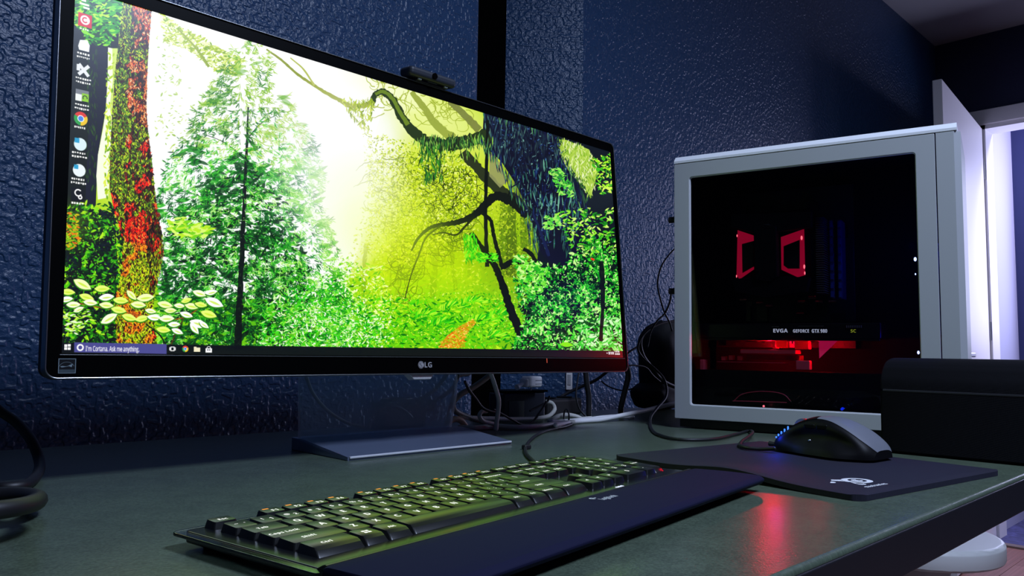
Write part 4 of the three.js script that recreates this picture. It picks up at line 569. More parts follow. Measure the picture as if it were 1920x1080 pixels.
// ---------- computer case ----------
{
  const pc = thing('computer_case', 'white computer tower with a dark side window and red lights inside', 'computer', V(1.1924, 0, -0.5478), -1.3396);
  pc.updateMatrixWorld(true);
  const N = new THREE.Vector3(0, 0, 1).transformDirection(pc.matrixWorld), inv = pc.matrixWorld.clone().invert();
  const Q = (px, py, d = 0) => onPlane(px, py, pc.position.clone().addScaledVector(N, -d), N).applyMatrix4(inv);      // pixel -> point at depth d behind the side panel
  const X0 = -0.2146, X1 = 0.2146, Y0 = 0.0165, Y1 = 0.4725, D = 0.2, sx = 0.1905, sy = 0.4605;
  const Yt = 0.4737; // top of the cap
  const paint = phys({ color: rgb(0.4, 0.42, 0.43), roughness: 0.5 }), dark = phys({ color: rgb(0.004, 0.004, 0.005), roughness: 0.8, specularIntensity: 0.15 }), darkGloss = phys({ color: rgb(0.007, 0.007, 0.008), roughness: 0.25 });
  const w = { x0: -0.1875, x1: 0.1638, y0: 0.0400, y1: 0.4345 };
  // side panel with its window opening
  const panel = rrect(X0, Y0, sx - 0.0008, sy - 0.0008, 0.002); panel.holes.push(rrect(w.x0, w.y0, w.x1, w.y1, 0.005, new THREE.Path()));
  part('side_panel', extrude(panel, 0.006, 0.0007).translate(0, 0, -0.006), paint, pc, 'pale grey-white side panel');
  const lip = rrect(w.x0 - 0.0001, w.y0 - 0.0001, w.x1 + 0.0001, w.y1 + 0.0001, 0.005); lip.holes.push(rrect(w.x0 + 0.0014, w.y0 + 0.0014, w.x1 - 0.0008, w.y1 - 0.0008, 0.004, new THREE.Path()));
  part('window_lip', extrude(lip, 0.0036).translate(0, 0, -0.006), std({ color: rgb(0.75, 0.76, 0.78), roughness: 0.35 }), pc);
  const pane = part('window_pane', new THREE.BoxGeometry(w.x1 - w.x0 + 0.01, w.y1 - w.y0 + 0.01, 0.0016).rotateY(0.02).translate((w.x0 + w.x1) / 2, (w.y0 + w.y1) / 2, -0.0108), phys({ color: rgb(0.62, 0.62, 0.66), roughness: 0, transmission: 1, thickness: 0, ior: 1.45, specularIntensity: 0.4 }), pc, 'tinted clear side window');
  // top cap and front bezel, with the chamfers that catch the light
  const cap = poly2([[0, 0], [0, 0.004], [-0.009, 0.013], [-D + 0.009, 0.013], [-D, 0.004], [-D, 0]]);             // x = z, y = height
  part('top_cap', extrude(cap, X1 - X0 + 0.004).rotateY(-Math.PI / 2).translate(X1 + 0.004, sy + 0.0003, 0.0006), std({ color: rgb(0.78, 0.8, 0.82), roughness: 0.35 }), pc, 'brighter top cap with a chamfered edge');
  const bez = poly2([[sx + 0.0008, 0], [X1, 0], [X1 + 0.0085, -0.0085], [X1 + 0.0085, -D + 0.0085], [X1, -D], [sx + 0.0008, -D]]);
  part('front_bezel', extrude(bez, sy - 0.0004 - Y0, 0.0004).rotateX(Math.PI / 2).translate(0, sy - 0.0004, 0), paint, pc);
  part('shell', merge([box(sx - X0, 0.003, D - 0.014, (X0 + sx) / 2, Y0 + 0.0015, -D / 2), box(sx - X0, 0.003, D - 0.014, (X0 + sx) / 2, sy - 0.0025, -D / 2), box(sx - X0, sy - Y0, 0.004, (X0 + sx) / 2, (Y0 + sy) / 2, -D + 0.003), box(0.003, sy - Y0 - 0.001, D - 0.014, X0 + 0.0016, (Y0 + sy) / 2, -D / 2)]), dark, pc, 'black steel chassis');
  for (const x of [X0 + 0.04, X1 - 0.05]) for (const z of [-0.03, -D + 0.03]) part('foot', tr(cyl(0.013, 0.015, Y0, 24), x, Y0 / 2, z), M.black, pc);
  part('base_tray', box(X1 - X0 - 0.012, Y0 - 0.003, D - 0.02, 0, (Y0 - 0.003) / 2 + 0.002, -D / 2), M.black, pc);
  for (const py of [410, 545]) { const q = Q(1262, py); part('panel_screw', tr(cyl(0.0055, 0.0055, 0.014, 16), X0 - 0.0065, q.y, -0.012, 0, 0, Math.PI / 2), M.black, pc, 'black thumb screw on the rear edge'); }

  // ----- inside -----
  part('motherboard', box(0.245, 0.29, 0.003, -0.07, 0.285, -0.166, 0.001), std({ color: rgb(0.008, 0.01, 0.012), roughness: 0.4 }), pc);
  part('board_components', merge([...Array(46)].map(() => box(rr(0.004, 0.02), rr(0.004, 0.03), rr(0.004, 0.014), rr(-0.185, 0.045), rr(0.15, 0.42), -0.16))), darkGloss, pc).userData.kind = 'stuff';
  part('motherboard_tray', box(0.37, 0.44, 0.002, -0.012, 0.24, -0.178), dark, pc);
  // processor cooler: black tower with two red-lit chrome cheeks
  const redGlow = phys({ color: rgb(0.35, 0.004, 0.02), roughness: 0.22, emissive: rgb(0.5, 0.002, 0.035), emissiveIntensity: 0.95 }), redHot = std({ color: rgb(1, 0.1, 0.12), emissive: rgb(1, 0.16, 0.2), emissiveIntensity: 3 });
  const cz = 0.06, P = (px, py, d = cz) => Q(px, py, d);
  const co = new THREE.Group(); co.name = 'cooler'; pc.add(co); co.userData.label = 'black tower cooler with two red glowing cheeks';
  const plate = (pts, d, th, name, mat, parent, label) => { const q = pts.map(([x, y]) => P(x, y, d)); return part(name, extrude(poly2(q.map((v) => [v.x, v.y])), th, Math.min(0.0008, th / 3)).translate(0, 0, -d), mat, parent, label); };
  plate([[1384, 432], [1414, 442], [1414, 505], [1387, 524], [1382, 515]], 0.066, 0.004, 'red_cheek_light', redGlow, co, 'red glowing left cheek'); plate([[1465, 445], [1508, 430], [1510, 516], [1496, 520], [1466, 506]], 0.066, 0.004, 'red_cheek_light', redGlow, co, 'red glowing right cheek');
  plate([[1392, 458], [1414, 452], [1414, 500], [1393, 512]], 0.0615, 0.004, 'cheek_cover', darkGloss, co); plate([[1470, 462], [1500, 450], [1500, 504], [1478, 504], [1470, 498]], 0.0615, 0.004, 'cheek_cover', darkGloss, co);
  plate([[1418, 428], [1440, 424], [1460, 428], [1462, 520], [1448, 530], [1422, 526]], 0.05, 0.02, 'center_cover', dark, co); plate([[1376, 404], [1524, 400], [1524, 428], [1460, 436], [1418, 438], [1376, 428]], 0.052, 0.016, 'top_cover', dark, co); plate([[1378, 526], [1420, 520], [1462, 520], [1522, 522], [1516, 548], [1440, 560], [1384, 548]], 0.055, 0.02, 'lower_cover', dark, co);
  { const q = P(1440, 430, 0.045); part('cooler_badge', new THREE.CircleGeometry(0.009, 6).translate(q.x, q.y, -0.0355), std({ color: rgb(0.03, 0.04, 0.04), roughness: 0.5 }), co); }
  { const a = P(1376, 404, 0.09), b = P(1524, 545, 0.09); part('fin_block', box(b.x - a.x, a.y - b.y, 0.05, (a.x + b.x) / 2, (a.y + b.y) / 2, -0.105), dark, co); }
  { const a = P(1528, 408, 0.06), b = P(1546, 548, 0.06), n = 34; const fins = part('cooling_fins', merge([...Array(n)].map((_, i) => box(b.x - a.x, 0.0009, 0.05, (a.x + b.x) / 2, lerp(a.y, b.y, i / (n - 1)), -0.087))), std({ color: rgb(0.3, 0.3, 0.32), roughness: 0.35, metalness: 0.8 }), co); fins.userData.kind = 'stuff'; }
  for (const [px, py, r] of [[1503, 446, 0.0022], [1508, 500, 0.0022], [1509, 512, 0.0016], [1382, 442, 0.0014], [1381, 518, 0.0014], [1456, 470, 0.0013], [1456, 492, 0.0013], [1421, 470, 0.001]]) { const q = P(px, py, 0.061); part('led_light', new THREE.SphereGeometry(r, 10, 8).scale(0.7, 1.7, 0.7).translate(q.x, q.y, q.z), redHot, co); }
  for (const [px, py, r] of [[1394, 562, 0.003], [1425, 568, 0.0024], [1443, 574, 0.0028], [1503, 566, 0.003], [1523, 558, 0.004], [1500, 588, 0.002], [1536, 566, 0.0025], [1561, 566, 0.0025]]) { const q = P(px, py, 0.09); part('pipe_end', tr(cyl(r, r, 0.012, 14), q.x, q.y, q.z, 0, 0, Math.PI / 2), std({ color: rgb(0.6, 0.2, 0.2), roughness: 0.2, metalness: 1 }), co); }
  // memory
  for (const px of [1560, 1575]) { const a = Q(px - 6, 412, 0.1), b = Q(px + 5, 560, 0.1), g = new THREE.Group(); g.name = 'memory_module'; pc.add(g); part('heat_spreader', box(b.x - a.x, a.y - b.y, 0.04, (a.x + b.x) / 2, (a.y + b.y) / 2, -0.12, 0.001), std({ color: rgb(0.02, 0.035, 0.12), roughness: 0.35 }), g); part('ridge', merge([...Array(9)].map((_, i) => box((b.x - a.x) * 0.6, (a.y - b.y) / 14, 0.003, (a.x + b.x) / 2, lerp(a.y, b.y, (i + 0.5) / 9), -0.0985))), std({ color: rgb(0.03, 0.06, 0.25), roughness: 0.3 }), g); }
  // graphics card with lit lettering on its edge
  const gz = 0.05, ga = Q(1345, 604, gz), gb = Q(1640, 634, gz), card = new THREE.Group(); card.name = 'graphics_card'; pc.add(card); card.userData.label = 'black graphics card with glowing white lettering along its edge';
  const gy1 = Q(1500, 606, gz).y, gy0 = Q(1500, 635, gz).y, gx0 = X0 + 0.012, gx1 = Q(1652, 620, gz).x;
  part('shroud', new RoundedBoxGeometry(gx1 - gx0, gy1 - gy0, 0.108, 2, 0.002).translate((gx0 + gx1) / 2, (gy0 + gy1) / 2, -gz - 0.054), darkGloss, card);
  part('backplate', box(gx1 - gx0 - 0.02, 0.0016, 0.1, (gx0 + gx1) / 2 - 0.006, gy1 + 0.0012, -gz - 0.052), M.blackGloss, card);
  const wl = std({ color: rgb(0.7, 0.75, 0.8), emissive: rgb(0.75, 0.82, 0.95), emissiveIntensity: 0.9 });
  const put = (s, a, b, y, h, mat, label) => { const p = Q(a, y, gz), q = Q(b, y, gz); part('light_lettering', text(s, h, 0.0004, q.x - p.x).translate((p.x + q.x) / 2, p.y, -gz + 0.0002), mat, card, label); };
  put('EVGA', 1450, 1477, 620, 0.0062, wl, 'glowing white word EVGA'); put('GEFORCE', 1487, 1517, 620.5, 0.0054, wl, 'glowing white word GEFORCE'); put('GTX 980', 1522, 1551, 620.5, 0.0058, wl, 'glowing white words GTX 980'); put('SC', 1595, 1605, 620.5, 0.005, std({ color: rgb(0.4, 0.4, 0.02), emissive: rgb(0.5, 0.6, 0.04), emissiveIntensity: 0.7 }), 'small yellow letters SC');
  { const q = Q(1463, 612.5, gz), r = Q(1535, 612, gz); part('highlight_trim', merge([box(0.012, 0.0008, 0.001, q.x - 0.008, q.y, -gz + 0.0003), box(0.04, 0.0008, 0.001, r.x - 0.012, r.y + 0.0006, -gz + 0.0003)]), M.steel, card); }
  { const a = Q(1588, 613, gz), b = Q(1615, 613, gz); part('power_plug', merge([...Array(8)].map((_, i) => box(0.0011, 0.004, 0.006, lerp(a.x, b.x, i / 7), a.y + 0.0005, -gz + 0.0004))), std({ color: rgb(0.12, 0.12, 0.12), roughness: 0.4 }), card); }
  for (const [px, n] of [[1412, 0], [1512, 1]]) { const q = Q(px, 640, 0.1); const f = part('card_fan', tr(cyl(0.04, 0.04, 0.004, 32), q.x, gy0 - 0.001, -0.105), dark, card); part('fan_hub', tr(cyl(0.013, 0.013, 0.005, 24), q.x, gy0 - 0.002, -0.105), M.blackGloss, f); }
  part('shroud_lip', box(gx1 - gx0 - 0.004, 0.0045, 0.006, (gx0 + gx1) / 2, gy0 - 0.001, -gz - 0.004, 0.001), darkGloss, card);
  // red light strip under the card
  const la = Q(1372, 640, 0.07), lb = Q(1500, 640, 0.07), lx = (la.x + lb.x) / 2, lw = lb.x - la.x;
  part('red_light_strip', box(lw, 0.002, 0.03, lx, gy0 - 0.0008, -0.1), std({ color: rgb(0.8, 0.05, 0.08), emissive: rgb(1, 0.004, 0.07), emissiveIntensity: 160 }), card, 'red glowing light strip');
  // lower parts: a red-lit bracket, power supply cover, drive cage
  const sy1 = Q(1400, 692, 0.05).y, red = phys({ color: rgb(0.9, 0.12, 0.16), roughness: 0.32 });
  part('power_supply_cover', merge([box(0.36, sy1 - Y0 - 0.006, 0.003, -0.012, (sy1 + Y0) / 2, -0.046), box(0.36, 0.003, 0.13, -0.012, sy1 - 0.004, -0.112)]), darkGloss, pc, 'black glossy power supply cover');
  const lowb = (a, b, y0, y1, d, th, name, mat, label) => { const p = Q(a, y0, d), q = Q(b, y1, d); return part(name, box(q.x - p.x, p.y - q.y, th, (p.x + q.x) / 2, (p.y + q.y) / 2, -d - th / 2, 0.0012), mat, pc, label); };
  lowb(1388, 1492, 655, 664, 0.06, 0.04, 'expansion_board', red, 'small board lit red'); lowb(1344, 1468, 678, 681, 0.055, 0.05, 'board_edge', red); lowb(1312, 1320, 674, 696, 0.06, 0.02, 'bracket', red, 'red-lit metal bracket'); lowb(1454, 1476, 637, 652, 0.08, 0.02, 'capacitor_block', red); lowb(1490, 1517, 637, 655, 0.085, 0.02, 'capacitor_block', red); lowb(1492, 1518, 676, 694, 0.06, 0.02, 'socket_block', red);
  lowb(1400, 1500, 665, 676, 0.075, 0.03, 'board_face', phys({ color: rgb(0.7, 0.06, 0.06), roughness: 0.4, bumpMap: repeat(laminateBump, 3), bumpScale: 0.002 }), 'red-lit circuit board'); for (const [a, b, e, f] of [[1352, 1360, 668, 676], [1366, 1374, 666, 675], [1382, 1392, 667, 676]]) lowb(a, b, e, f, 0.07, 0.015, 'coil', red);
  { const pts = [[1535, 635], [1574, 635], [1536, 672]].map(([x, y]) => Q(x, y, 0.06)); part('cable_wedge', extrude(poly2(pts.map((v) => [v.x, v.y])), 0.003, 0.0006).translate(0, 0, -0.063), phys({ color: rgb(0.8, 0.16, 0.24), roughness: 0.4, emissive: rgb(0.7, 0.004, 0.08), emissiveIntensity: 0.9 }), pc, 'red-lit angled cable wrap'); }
  { const q = Q(1566, 681, 0.05); part('cover_lettering', text('nzxt', 0.009, 0.0003, 0.022).translate(q.x, Math.min(q.y, sy1 - 0.006), -0.0452), std({ color: rgb(0.06, 0.06, 0.065), roughness: 0.4 }), pc, 'dim grey lettering'); }
  { const q = Q(1432, 767, 0.02); part('floor_light', new THREE.SphereGeometry(0.0018, 12, 8).translate(q.x, Math.max(q.y, w.y0 + 0.003), -0.02), redHot, pc, 'tiny bright red light at the bottom of the window'); }
  part('dust_loop', new THREE.TubeGeometry(new THREE.CatmullRomCurve3([[1376, 752], [1390, 740], [1430, 734], [1470, 740], [1482, 752]].map(([x, y]) => Q(x, y, 0.03))), 30, 0.0008, 6), red, pc); part('dust_bar', new THREE.TubeGeometry(new THREE.CatmullRomCurve3([[1374, 752], [1420, 753], [1475, 755]].map(([x, y]) => Q(x, y, 0.03))), 12, 0.0009, 6), red, pc);
  // front fan with blue lights
  const fan = new THREE.Group(); fan.name = 'front_fan'; pc.add(fan); fan.userData.label = 'front fan with small blue lights';
  part('fan_frame', tr(new THREE.TorusGeometry(0.062, 0.006, 10, 40), 0.178, 0.3, -0.1, 0, Math.PI / 2), dark, fan); part('fan_blades', merge([...Array(7)].map((_, i) => new THREE.BoxGeometry(0.002, 0.048, 0.026).rotateY(0.5).translate(0, 0.034, 0).rotateX(i / 7 * Math.PI * 2).translate(0.178, 0.3, -0.1))), phys({ color: rgb(0.02, 0.03, 0.12), roughness: 0.3 }), fan);
  const blueHot = std({ color: rgb(0.3, 0.4, 1), emissive: rgb(0.35, 0.45, 1), emissiveIntensity: 3 });
  for (const [px, py, r] of [[1716, 486, 0.0024], [1716.5, 514, 0.0011], [1722, 661, 0.002]]) { const q = Q(px, py, 0.012); part('blue_led_light', new THREE.SphereGeometry(r, 10, 8).scale(0.8, 1.3, 0.8).translate(Math.min(q.x, w.x1 - 0.002), q.y, q.z), blueHot, fan, 'bright blue light dot'); }
  const lamp = (color, power, p, r = 0.25) => { const l = new THREE.PointLight(color, power, 0, 2); l.position.copy(p.clone().applyMatrix4(pc.matrixWorld)); l.castShadow = true; l.shadow.radius = r; scene.add(l); };
  lamp(0xff0418, 0.13, new THREE.Vector3(lx, gy0 - 0.012, -0.1)); lamp(0xff0418, 0.03, new THREE.Vector3(lb.x + 0.03, gy0 - 0.012, -0.085));
  lamp(0xff0418, 0.01, Q(1440, 480, 0.04)); lamp(0x1020ff, 0.02, new THREE.Vector3(0.15, 0.3, -0.06)); lamp(0x1020ff, 0.006, new THREE.Vector3(0.15, 0.16, -0.03));
}
// ---------- black box on the right ----------
{
  const len = 0.172, b = thing('storage_box', 'small black fabric-covered box with a rounded lid behind the mouse pad', 'box', V(1.084, 0, -0.309));
  const weave = dataTexture(128, (u, v) => 0.5 + 0.5 * Math.sin((u + v) * 2 * Math.PI * 12) * Math.sin((u - v) * 2 * Math.PI * 12));
  const cloth = phys({ color: rgb(0.002, 0.002, 0.004), roughness: 0.85, specularIntensity: 0.3, bumpMap: repeat(weave, 1 / 0.02), bumpScale: 0.0004, sheen: 0.1, sheenColor: rgb(0.05, 0.05, 0.2), sheenRoughness: 0.5 });
  const lo = new THREE.Shape(); lo.moveTo(0.004, 0); lo.lineTo(0, 0.004); lo.lineTo(0, 0.0815); lo.lineTo(0.092, 0.0815); lo.lineTo(0.092, 0.004); lo.lineTo(0.088, 0);
  const up = new THREE.Shape(); up.moveTo(0.0006, 0.0838); up.quadraticCurveTo(0.001, 0.108, 0.022, 0.1205); up.quadraticCurveTo(0.04, 0.1268, 0.06, 0.1255); up.quadraticCurveTo(0.09, 0.12, 0.0915, 0.0838);
  const ex = (s) => { const g = toCreasedNormals(extrude(s, len, 0.003, 3).translate(0, 0, -len / 2), 0.6), p = g.attributes.position, uv = g.attributes.uv; for (let i = 0; i < p.count; i++) uv.setXY(i, p.getZ(i), p.getX(i) + p.getY(i)); return g; };
  part('box_body', ex(lo), cloth, b); part('box_lid', ex(up), cloth, b, 'rounded lid');
  part('seam_piping', merge([box(0.001, 0.0026, len - 0.008, 0.0002, 0.0826, 0, 0.0004), box(0.09, 0.0022, len - 0.01, 0.046, 0.0826, 0)]), std({ color: rgb(0.02, 0.02, 0.03), roughness: 0.6 }), b);
}
// ---------- white chair below the desk ----------
{
  const c = thing('chair', 'white moulded chair with a rounded seat half hidden below the desk edge', 'chair', new THREE.Vector3(1.97, 0, -0.655));
  const wm = std({ color: rgb(0.7, 0.71, 0.69), roughness: 0.45 }), s = new THREE.Shape(); s.absellipse(0, 0, 0.189, 0.189, 0, Math.PI * 2);
  part('seat', toCreasedNormals(new THREE.ExtrudeGeometry(s, { depth: 0.024, bevelEnabled: true, bevelSize: 0.011, bevelThickness: 0.011, bevelOffset: -0.011, bevelSegments: 5, curveSegments: 48 }).rotateX(-Math.PI / 2).translate(0, T - 0.28 - 0.035, 0), 0.8), wm, c);
  part('pedestal', new THREE.LatheGeometry([[0.001, 0], [0.17, 0], [0.165, 0.014], [0.06, 0.04], [0.042, 0.12], [0.045, 0.26], [0.09, T - 0.33], [0.001, T - 0.325]].map(([x, y]) => new THREE.Vector2(x, y)), 36), wm, c);
  { const q = atZ(1871, 985, -0.78).sub(c.position); part('backrest', box(0.2, 0.34, 0.03, -0.1, T - 0.26, 0, 0.012).rotateY(-0.7).translate(q.x, 0, q.z), wm, c); }
}
// ---------- cables and small things behind the monitor ----------
const RW = 0.0034;
function cable(name, label, pts, r, mat, group, closed) {
  const o = pts[0].clone(), n = pts.length * 8, raw = new THREE.CatmullRomCurve3(pts, !!closed, 'centripetal').getSpacedPoints(n);
  for (const p of raw) if (p.y < T + 0.05) p.y = Math.max(p.y, T + r + 0.0003);             // lies on the desk, never in it
  const curve = new THREE.CatmullRomCurve3(raw.map((p) => p.clone().sub(o)));
  const ball = (p) => new THREE.SphereGeometry(r, 10, 8).translate(p.x, p.y, p.z), m = part(name, merge([new THREE.TubeGeometry(curve, Math.max(40, pts.length * 12), r, 10), ball(curve.getPoint(0)), ball(curve.getPoint(1))]), mat, scene); m.position.copy(o); tag(m, label, 'cable', group);
  return m;
}
const Z = (list, z0, z1 = z0) => list.map(([x, y, z], i) => { const p = atZ(x, y, z ?? lerp(z0, z1, i / (list.length - 1))); p.y = Math.max(p.y, T + RW); return p; });
const D = (list, y = 0.0036) => list.map(([x, p]) => atY(x, p, y));
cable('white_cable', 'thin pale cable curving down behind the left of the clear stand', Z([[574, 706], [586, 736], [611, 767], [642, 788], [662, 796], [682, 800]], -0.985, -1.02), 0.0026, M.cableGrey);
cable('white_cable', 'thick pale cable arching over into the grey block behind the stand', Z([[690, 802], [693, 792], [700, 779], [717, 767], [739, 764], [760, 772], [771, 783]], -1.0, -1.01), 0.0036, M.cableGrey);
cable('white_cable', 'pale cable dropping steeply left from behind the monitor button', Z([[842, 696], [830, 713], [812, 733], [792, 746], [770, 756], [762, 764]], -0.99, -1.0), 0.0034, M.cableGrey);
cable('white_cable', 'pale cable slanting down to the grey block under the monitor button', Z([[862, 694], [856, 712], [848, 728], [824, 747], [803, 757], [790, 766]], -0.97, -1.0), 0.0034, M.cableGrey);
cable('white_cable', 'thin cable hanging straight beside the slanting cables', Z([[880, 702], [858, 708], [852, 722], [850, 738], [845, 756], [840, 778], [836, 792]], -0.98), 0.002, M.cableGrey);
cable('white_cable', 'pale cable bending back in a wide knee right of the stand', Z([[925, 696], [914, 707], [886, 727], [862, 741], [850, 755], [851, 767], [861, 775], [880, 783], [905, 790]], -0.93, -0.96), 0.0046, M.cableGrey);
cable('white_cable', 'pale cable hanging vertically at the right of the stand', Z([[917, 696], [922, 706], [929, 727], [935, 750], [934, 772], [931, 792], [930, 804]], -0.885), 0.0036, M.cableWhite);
cable('white_cable', 'pale cable looping round behind the hanging cable', Z([[850, 766], [868, 781], [895, 784], [930, 785], [968, 786], [1011, 784], [1032, 778], [1040, 766], [1035, 756], [1026, 753]], -0.95, -0.985), 0.0038, M.cableWhite);
cable('white_cable', 'lowest pale cable lying along the desk behind the stand', [...D([[862, 802], [890, 803], [930, 800]], 0.004), ...D([[970, 802], [1010, 800], [1042, 795], [1075, 792]], 0.004)], 0.0042, M.cableWhite);
cable('white_cable', 'short beige cable stub by the corner of the clear stand', Z([[839, 794], [848, 787], [857, 786], [866, 790], [872, 798]], -0.95), 0.005, std({ color: rgb(0.46, 0.34, 0.24), roughness: 0.5 }));
cable('white_cable', 'small pale cable loop on the middle of the cable tangle', Z([[912, 771], [902, 773], [899, 780], [905, 789], [918, 793], [930, 796]], -0.915), 0.0034, M.cableWhite);
cable('white_cable', 'bright white cable running right and behind the computer case', [...D([[1042, 797]], 0.009), ...Z([[1070, 797, -0.9], [1112, 792, -0.9], [1175, 777, -0.885], [1225, 766, -0.885], [1268, 755, -0.88], [1290, 751, -0.9]])], 0.0042, std({ color: rgb(0.75, 0.75, 0.76), roughness: 0.45 }));
cable('white_cable', 'white cable end lying on the bundle, cut short', Z([[1035, 791, -0.915], [1062, 793, -0.915], [1087, 790, -0.915], [1130, 783, -0.91], [1165, 781, -0.905], [1186, 785, -0.9]]), 0.0042, std({ color: rgb(0.72, 0.72, 0.74), roughness: 0.45 }));
cable('white_cable', 'pale cable arching above the black cable tie', Z([[1030, 790], [1046, 781], [1062, 778], [1080, 781], [1094, 791], [1108, 795]], -0.93), 0.0042, M.cableWhite);
{ const p = atZ(1062, 787, -0.91), t = part('cable_tie', new THREE.TorusGeometry(0.0125, 0.0016, 8, 28), M.cableBlack, scene); t.position.copy(p); t.position.y = T + 0.0135; t.rotation.y = 1.1; tag(t, 'black cable tie round the bright white cables', 'cable tie'); }
cable('black_cable', 'black keyboard cable with a small loop behind the keyboard', [...D([[1072, 795], [1058, 800], [1030, 806], [1008, 815], [994, 826], [986, 838]], 0.0024), ...D([[985, 846], [989, 854], [997, 862], [1006, 871]], 0.0024)], 0.0022, M.cableBlack);
{ const f = part('ferrite', new RoundedBoxGeometry(0.012, 0.006, 0.008, 2, 0.002), M.cableBlack, scene); f.position.copy(atY(987, 838, 0.0032)); tag(f, 'small black cable clip on the keyboard cable', 'cable clip'); }
cable('black_cable', 'black mouse cable looping over the desk and up behind the case', [...D([[1452, 841]], 0.0115), ...D([[1428, 842], [1402, 840], [1389, 836], [1390, 829]], 0.0092), ...D([[1402, 820], [1411, 812]], 0.0098), ...D([[1404, 808], [1380, 814], [1330, 824], [1275, 824], [1235, 815]], 0.0029), ...Z([[1219, 800, -0.81], [1220, 782, -0.82], [1232, 765, -0.83], [1248, 745, -0.84], [1250, 728, -0.85], [1243, 708, -0.86], [1226, 690, -0.87], [1206, 672, -0.88], [1196, 654, -0.88], [1203, 632, -0.88], [1230, 610, -0.88], [1272, 600, -0.88]])], 0.0024, M.cableBlack);
cable('black_cable', 'thin black cable bowing out left of the case near its middle', Z([[1272, 460], [1256, 476], [1240, 500], [1233, 530], [1238, 560], [1247, 588], [1256, 606], [1260, 620]], -0.86), 0.0016, M.cableBlack);
cable('black_cable', 'thin black cable crossing below the plug on the case edge', Z([[1259, 545], [1256, 566], [1246, 588], [1232, 602], [1220, 622], [1214, 650]], -0.85), 0.0018, M.cableBlack);
cable('black_cable', 'thick black cable sagging beside the right monitor edge', Z([[1240, 604], [1212, 618], [1200, 640], [1204, 664], [1222, 690], [1240, 712], [1262, 724], [1278, 728]], -0.95), 0.0046, M.cableBlack);
cable('black_cable', 'thin black cable running level out from the monitor corner', Z([[1168, 687], [1190, 685], [1212, 690], [1224, 704], [1238, 716]], -0.92), 0.0018, M.cableBlack);
cable('black_cable', 'black cable rising from the monitor edge to the black bag', Z([[1168, 672], [1180, 660], [1196, 650]], -0.94), 0.0022, M.cableBlack);
cable('black_cable', 'thick black lead hanging at the lower right monitor corner', Z([[1176, 690], [1178, 706], [1174, 724], [1168, 748], [1164, 768], [1166, 782]], -0.9, -0.94), 0.0058, M.cableBlack);
cable('black_cable', 'thin black cable sagging under the right end of the monitor', Z([[1128, 715], [1140, 724], [1168, 732], [1196, 722], [1206, 700], [1204, 684]], -1.05), 0.0015, M.cableBlack);
cable('black_cable', 'black cable slanting down left under the right end of the monitor', Z([[1142, 694], [1118, 712], [1092, 724], [1062, 738], [1040, 752]], -1.08), 0.0034, M.cableBlack);
cable('black_cable', 'black cable hanging straight under the monitor by the white outlet', Z([[1098, 692], [1100, 716], [1104, 744], [1104, 778]], -0.98), 0.0054, M.cableBlack);
cable('black_cable', 'thin black cable bending to the desk under the monitor', Z([[1086, 696], [1082, 720], [1080, 742], [1086, 766], [1100, 784]], -0.95), 0.0016, M.cableBlack);
cable('black_cable', 'black cable crossing the pale knee cable', Z([[872, 716], [880, 732], [892, 748], [904, 764], [918, 771], [932, 774]], -0.9), 0.0024, M.cableBlack);
cable('black_cable', 'black cable swinging low in front of the power adapter', Z([[926, 768], [944, 778], [962, 788], [982, 797], [998, 791], [1012, 773], [1024, 754]], -0.92), 0.0019, M.cableBlack);
cable('black_cable', 'black cable draped over the right side of the power adapter', Z([[994, 770], [1010, 762], [1026, 753], [1030, 744]], -0.93), 0.0021, M.cableBlack);
cable('black_cable', 'thick black cable loop standing at the left end of the desk', [V(-0.05, -0.12, -1.17), V(-0.02, 0.02, -1.14), V(0.06, 0.085, -1.04), atZ(-26, 752, -0.93), atZ(0, 771, -0.92), atZ(32, 793, -0.905), atZ(60, 828, -0.88), atZ(74, 866, -0.86), ...D([[64, 898], [40, 911], [8, 914], [-30, 910]], 0.005), V(0.03, 0.005, -0.84), V(-0.05, 0.005, -0.93)], 0.0048, M.cableBlack);
cable('black_cable', 'coiled black cable lying in the left corner of the picture', [...Array.from({ length: 27 }, (_, i) => { const a = 3.2 + i * 0.52, q = atY(-24, 944, 0.006 + 0.011 * Math.floor(i / 13) + 0.00085 * (i % 13)), e = 0.034 - 0.0003 * i; return q.add(new THREE.Vector3(Math.cos(a) * e, 0, Math.sin(a) * e)); })], 0.006, M.cableBlack);
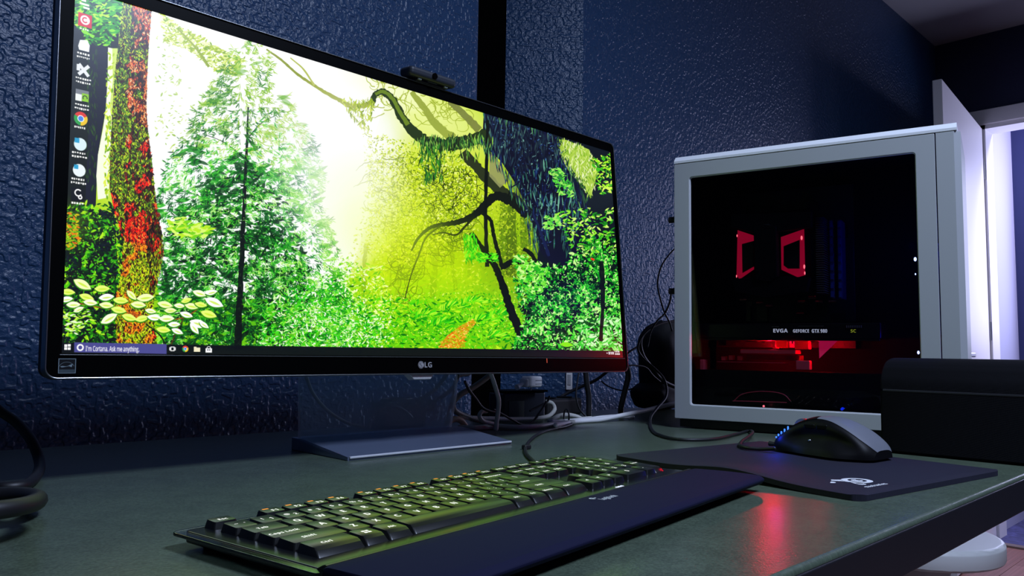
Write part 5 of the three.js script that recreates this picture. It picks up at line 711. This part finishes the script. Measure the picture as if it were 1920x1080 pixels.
// power adapter, its white plug, the grey block, the outlet
{
  const base = atZ(985, 786, -1.02), t = thing('power_adapter', 'dark power adapter block under the white plug behind the monitor', 'adapter', new THREE.Vector3(atZ(982, 760, -1.02).x, T, -1.02), -0.12);
  part('case', new RoundedBoxGeometry(0.1, 0.052, 0.05, 3, 0.006).translate(0, 0.0262, -0.02), std({ color: rgb(0.018, 0.02, 0.03), roughness: 0.35 }), t);
  part('face_plate', box(0.036, 0.03, 0.002, -0.022, 0.02, 0.0055, 0.0006), std({ color: rgb(0.06, 0.062, 0.06), roughness: 0.5 }), t, 'ribbed grey face plate'); part('top_lid', box(0.104, 0.004, 0.054, 0.002, 0.0525, -0.02, 0.0015), M.blackGloss, t);
  const p = atZ(988, 725, -1.0), g = thing('white_plug', 'white cable plug lying on top of the dark power adapter', 'plug', new THREE.Vector3(p.x, T + 0.0548, p.z), 0.1);
  const wm = std({ color: rgb(0.9, 0.9, 0.92), roughness: 0.4 }); part('body', new RoundedBoxGeometry(0.036, 0.02, 0.024, 3, 0.004).translate(0.014, 0.0165, 0), wm, g); part('collar', box(0.008, 0.015, 0.018, -0.008, 0.0145, 0, 0.003), wm, g); part('strain_relief', tr(cyl(0.0055, 0.0022, 0.02, 16), -0.02, 0.0105, 0, 0, 0, Math.PI / 2 + 0.35), wm, g); for (const y of [0.0125, 0.019]) part('groove', box(0.02, 0.0012, 0.001, 0.02, y, 0.012), std({ color: rgb(0.25, 0.25, 0.28), roughness: 0.5 }), g); part('pin', box(0.0016, 0.009, 0.002, 0.012, 0.0045, 0), M.steel, g);
}
{
  const x0 = atZ(719, 790, -1.04).x, x1 = atZ(800, 790, -1.04).x, t = thing('grey_block', 'beige-grey plastic block seen through the clear monitor stand', 'adapter', new THREE.Vector3((x0 + x1) / 2, T, -1.06));
  part('case', new RoundedBoxGeometry(x1 - x0, 0.041, 0.04, 3, 0.003).translate(0, 0.0208, 0), std({ color: rgb(0.16, 0.14, 0.11), roughness: 0.55 }), t); part('top_coil', tr(new THREE.TorusGeometry(0.03, 0.0022, 8, 32).scale(1, 0.45, 1), -0.004, 0.0442, 0, Math.PI / 2), M.cableGrey, t);
  part('knob', tr(cyl(0.011, 0.011, 0.012, 24), (x1 - x0) / 2 + 0.016, 0.032, 0.004, Math.PI / 2), M.black, t, 'dark round knob at the side'); part('knob_arm', box(0.016, 0.008, 0.006, (x1 - x0) / 2 + 0.006, 0.032, -0.002, 0.001), M.black, t);
}
{
  const n = new THREE.Vector3(-Math.SQRT1_2, 0, Math.SQRT1_2), p = onPlane(1067, 712, new THREE.Vector3(NX1, 1, WZ), n), t = thing('wall_outlet', 'narrow white wall outlet low in the wall recess', 'outlet', p, -Math.PI / 4);
  part('plate', new RoundedBoxGeometry(0.016, 0.05, 0.006, 2, 0.002).translate(0, 0, 0.003), M.white, t); part('socket', box(0.008, 0.026, 0.002, 0, 0, 0.0066, 0.0006), std({ color: rgb(0.4, 0.4, 0.42), roughness: 0.5 }), t);
}
{
  const p = atZ(1232, 655, -1.03), t = thing('black_bag', 'lumpy black bag wedged between the monitor and the case', 'bag', new THREE.Vector3(p.x, T, -1.03));
  const lump = (rx, ry, rz, x, y, z, s) => { const g = new THREE.SphereGeometry(1, 36, 24), q = g.attributes.position; for (let i = 0; i < q.count; i++) { const v = new THREE.Vector3().fromBufferAttribute(q, i), e = 0.72, k = 1 + 0.05 * Math.sin(v.x * 5 + s) * Math.cos(v.y * 6 + s); v.set(Math.sign(v.x) * Math.abs(v.x) ** e, Math.sign(v.y) * Math.abs(v.y) ** e, Math.sign(v.z) * Math.abs(v.z) ** e).multiplyScalar(k); q.setXYZ(i, v.x * rx, v.y * ry, v.z * rz); } g.computeVertexNormals(); return g.translate(x, y, z); };
  const bm = std({ color: rgb(0.006, 0.006, 0.008), roughness: 0.7 });
  part('bag_body', lump(0.07, 0.1, 0.045, 0.03, 0.1, 0, 1), bm, t); part('bag_flap', lump(0.05, 0.03, 0.045, -0.02, 0.032, 0.005, 2), bm, t);
}
{ // power strip on the desk behind the cables
  const p = atZ(1120, 760, -1.03), t = thing('power_strip', 'black power strip behind the white cables', 'power strip', new THREE.Vector3(1.17, T, -1.055), 0.05);
  part('case', new RoundedBoxGeometry(0.11, 0.034, 0.05, 3, 0.006).translate(0, 0.0172, 0), M.black, t); for (let i = 0; i < 2; i++) part('socket', tr(cyl(0.016, 0.016, 0.003, 24), -0.026 + i * 0.052, 0.035, 0), M.blackGloss, t);
}
renderer.render(scene, camera);
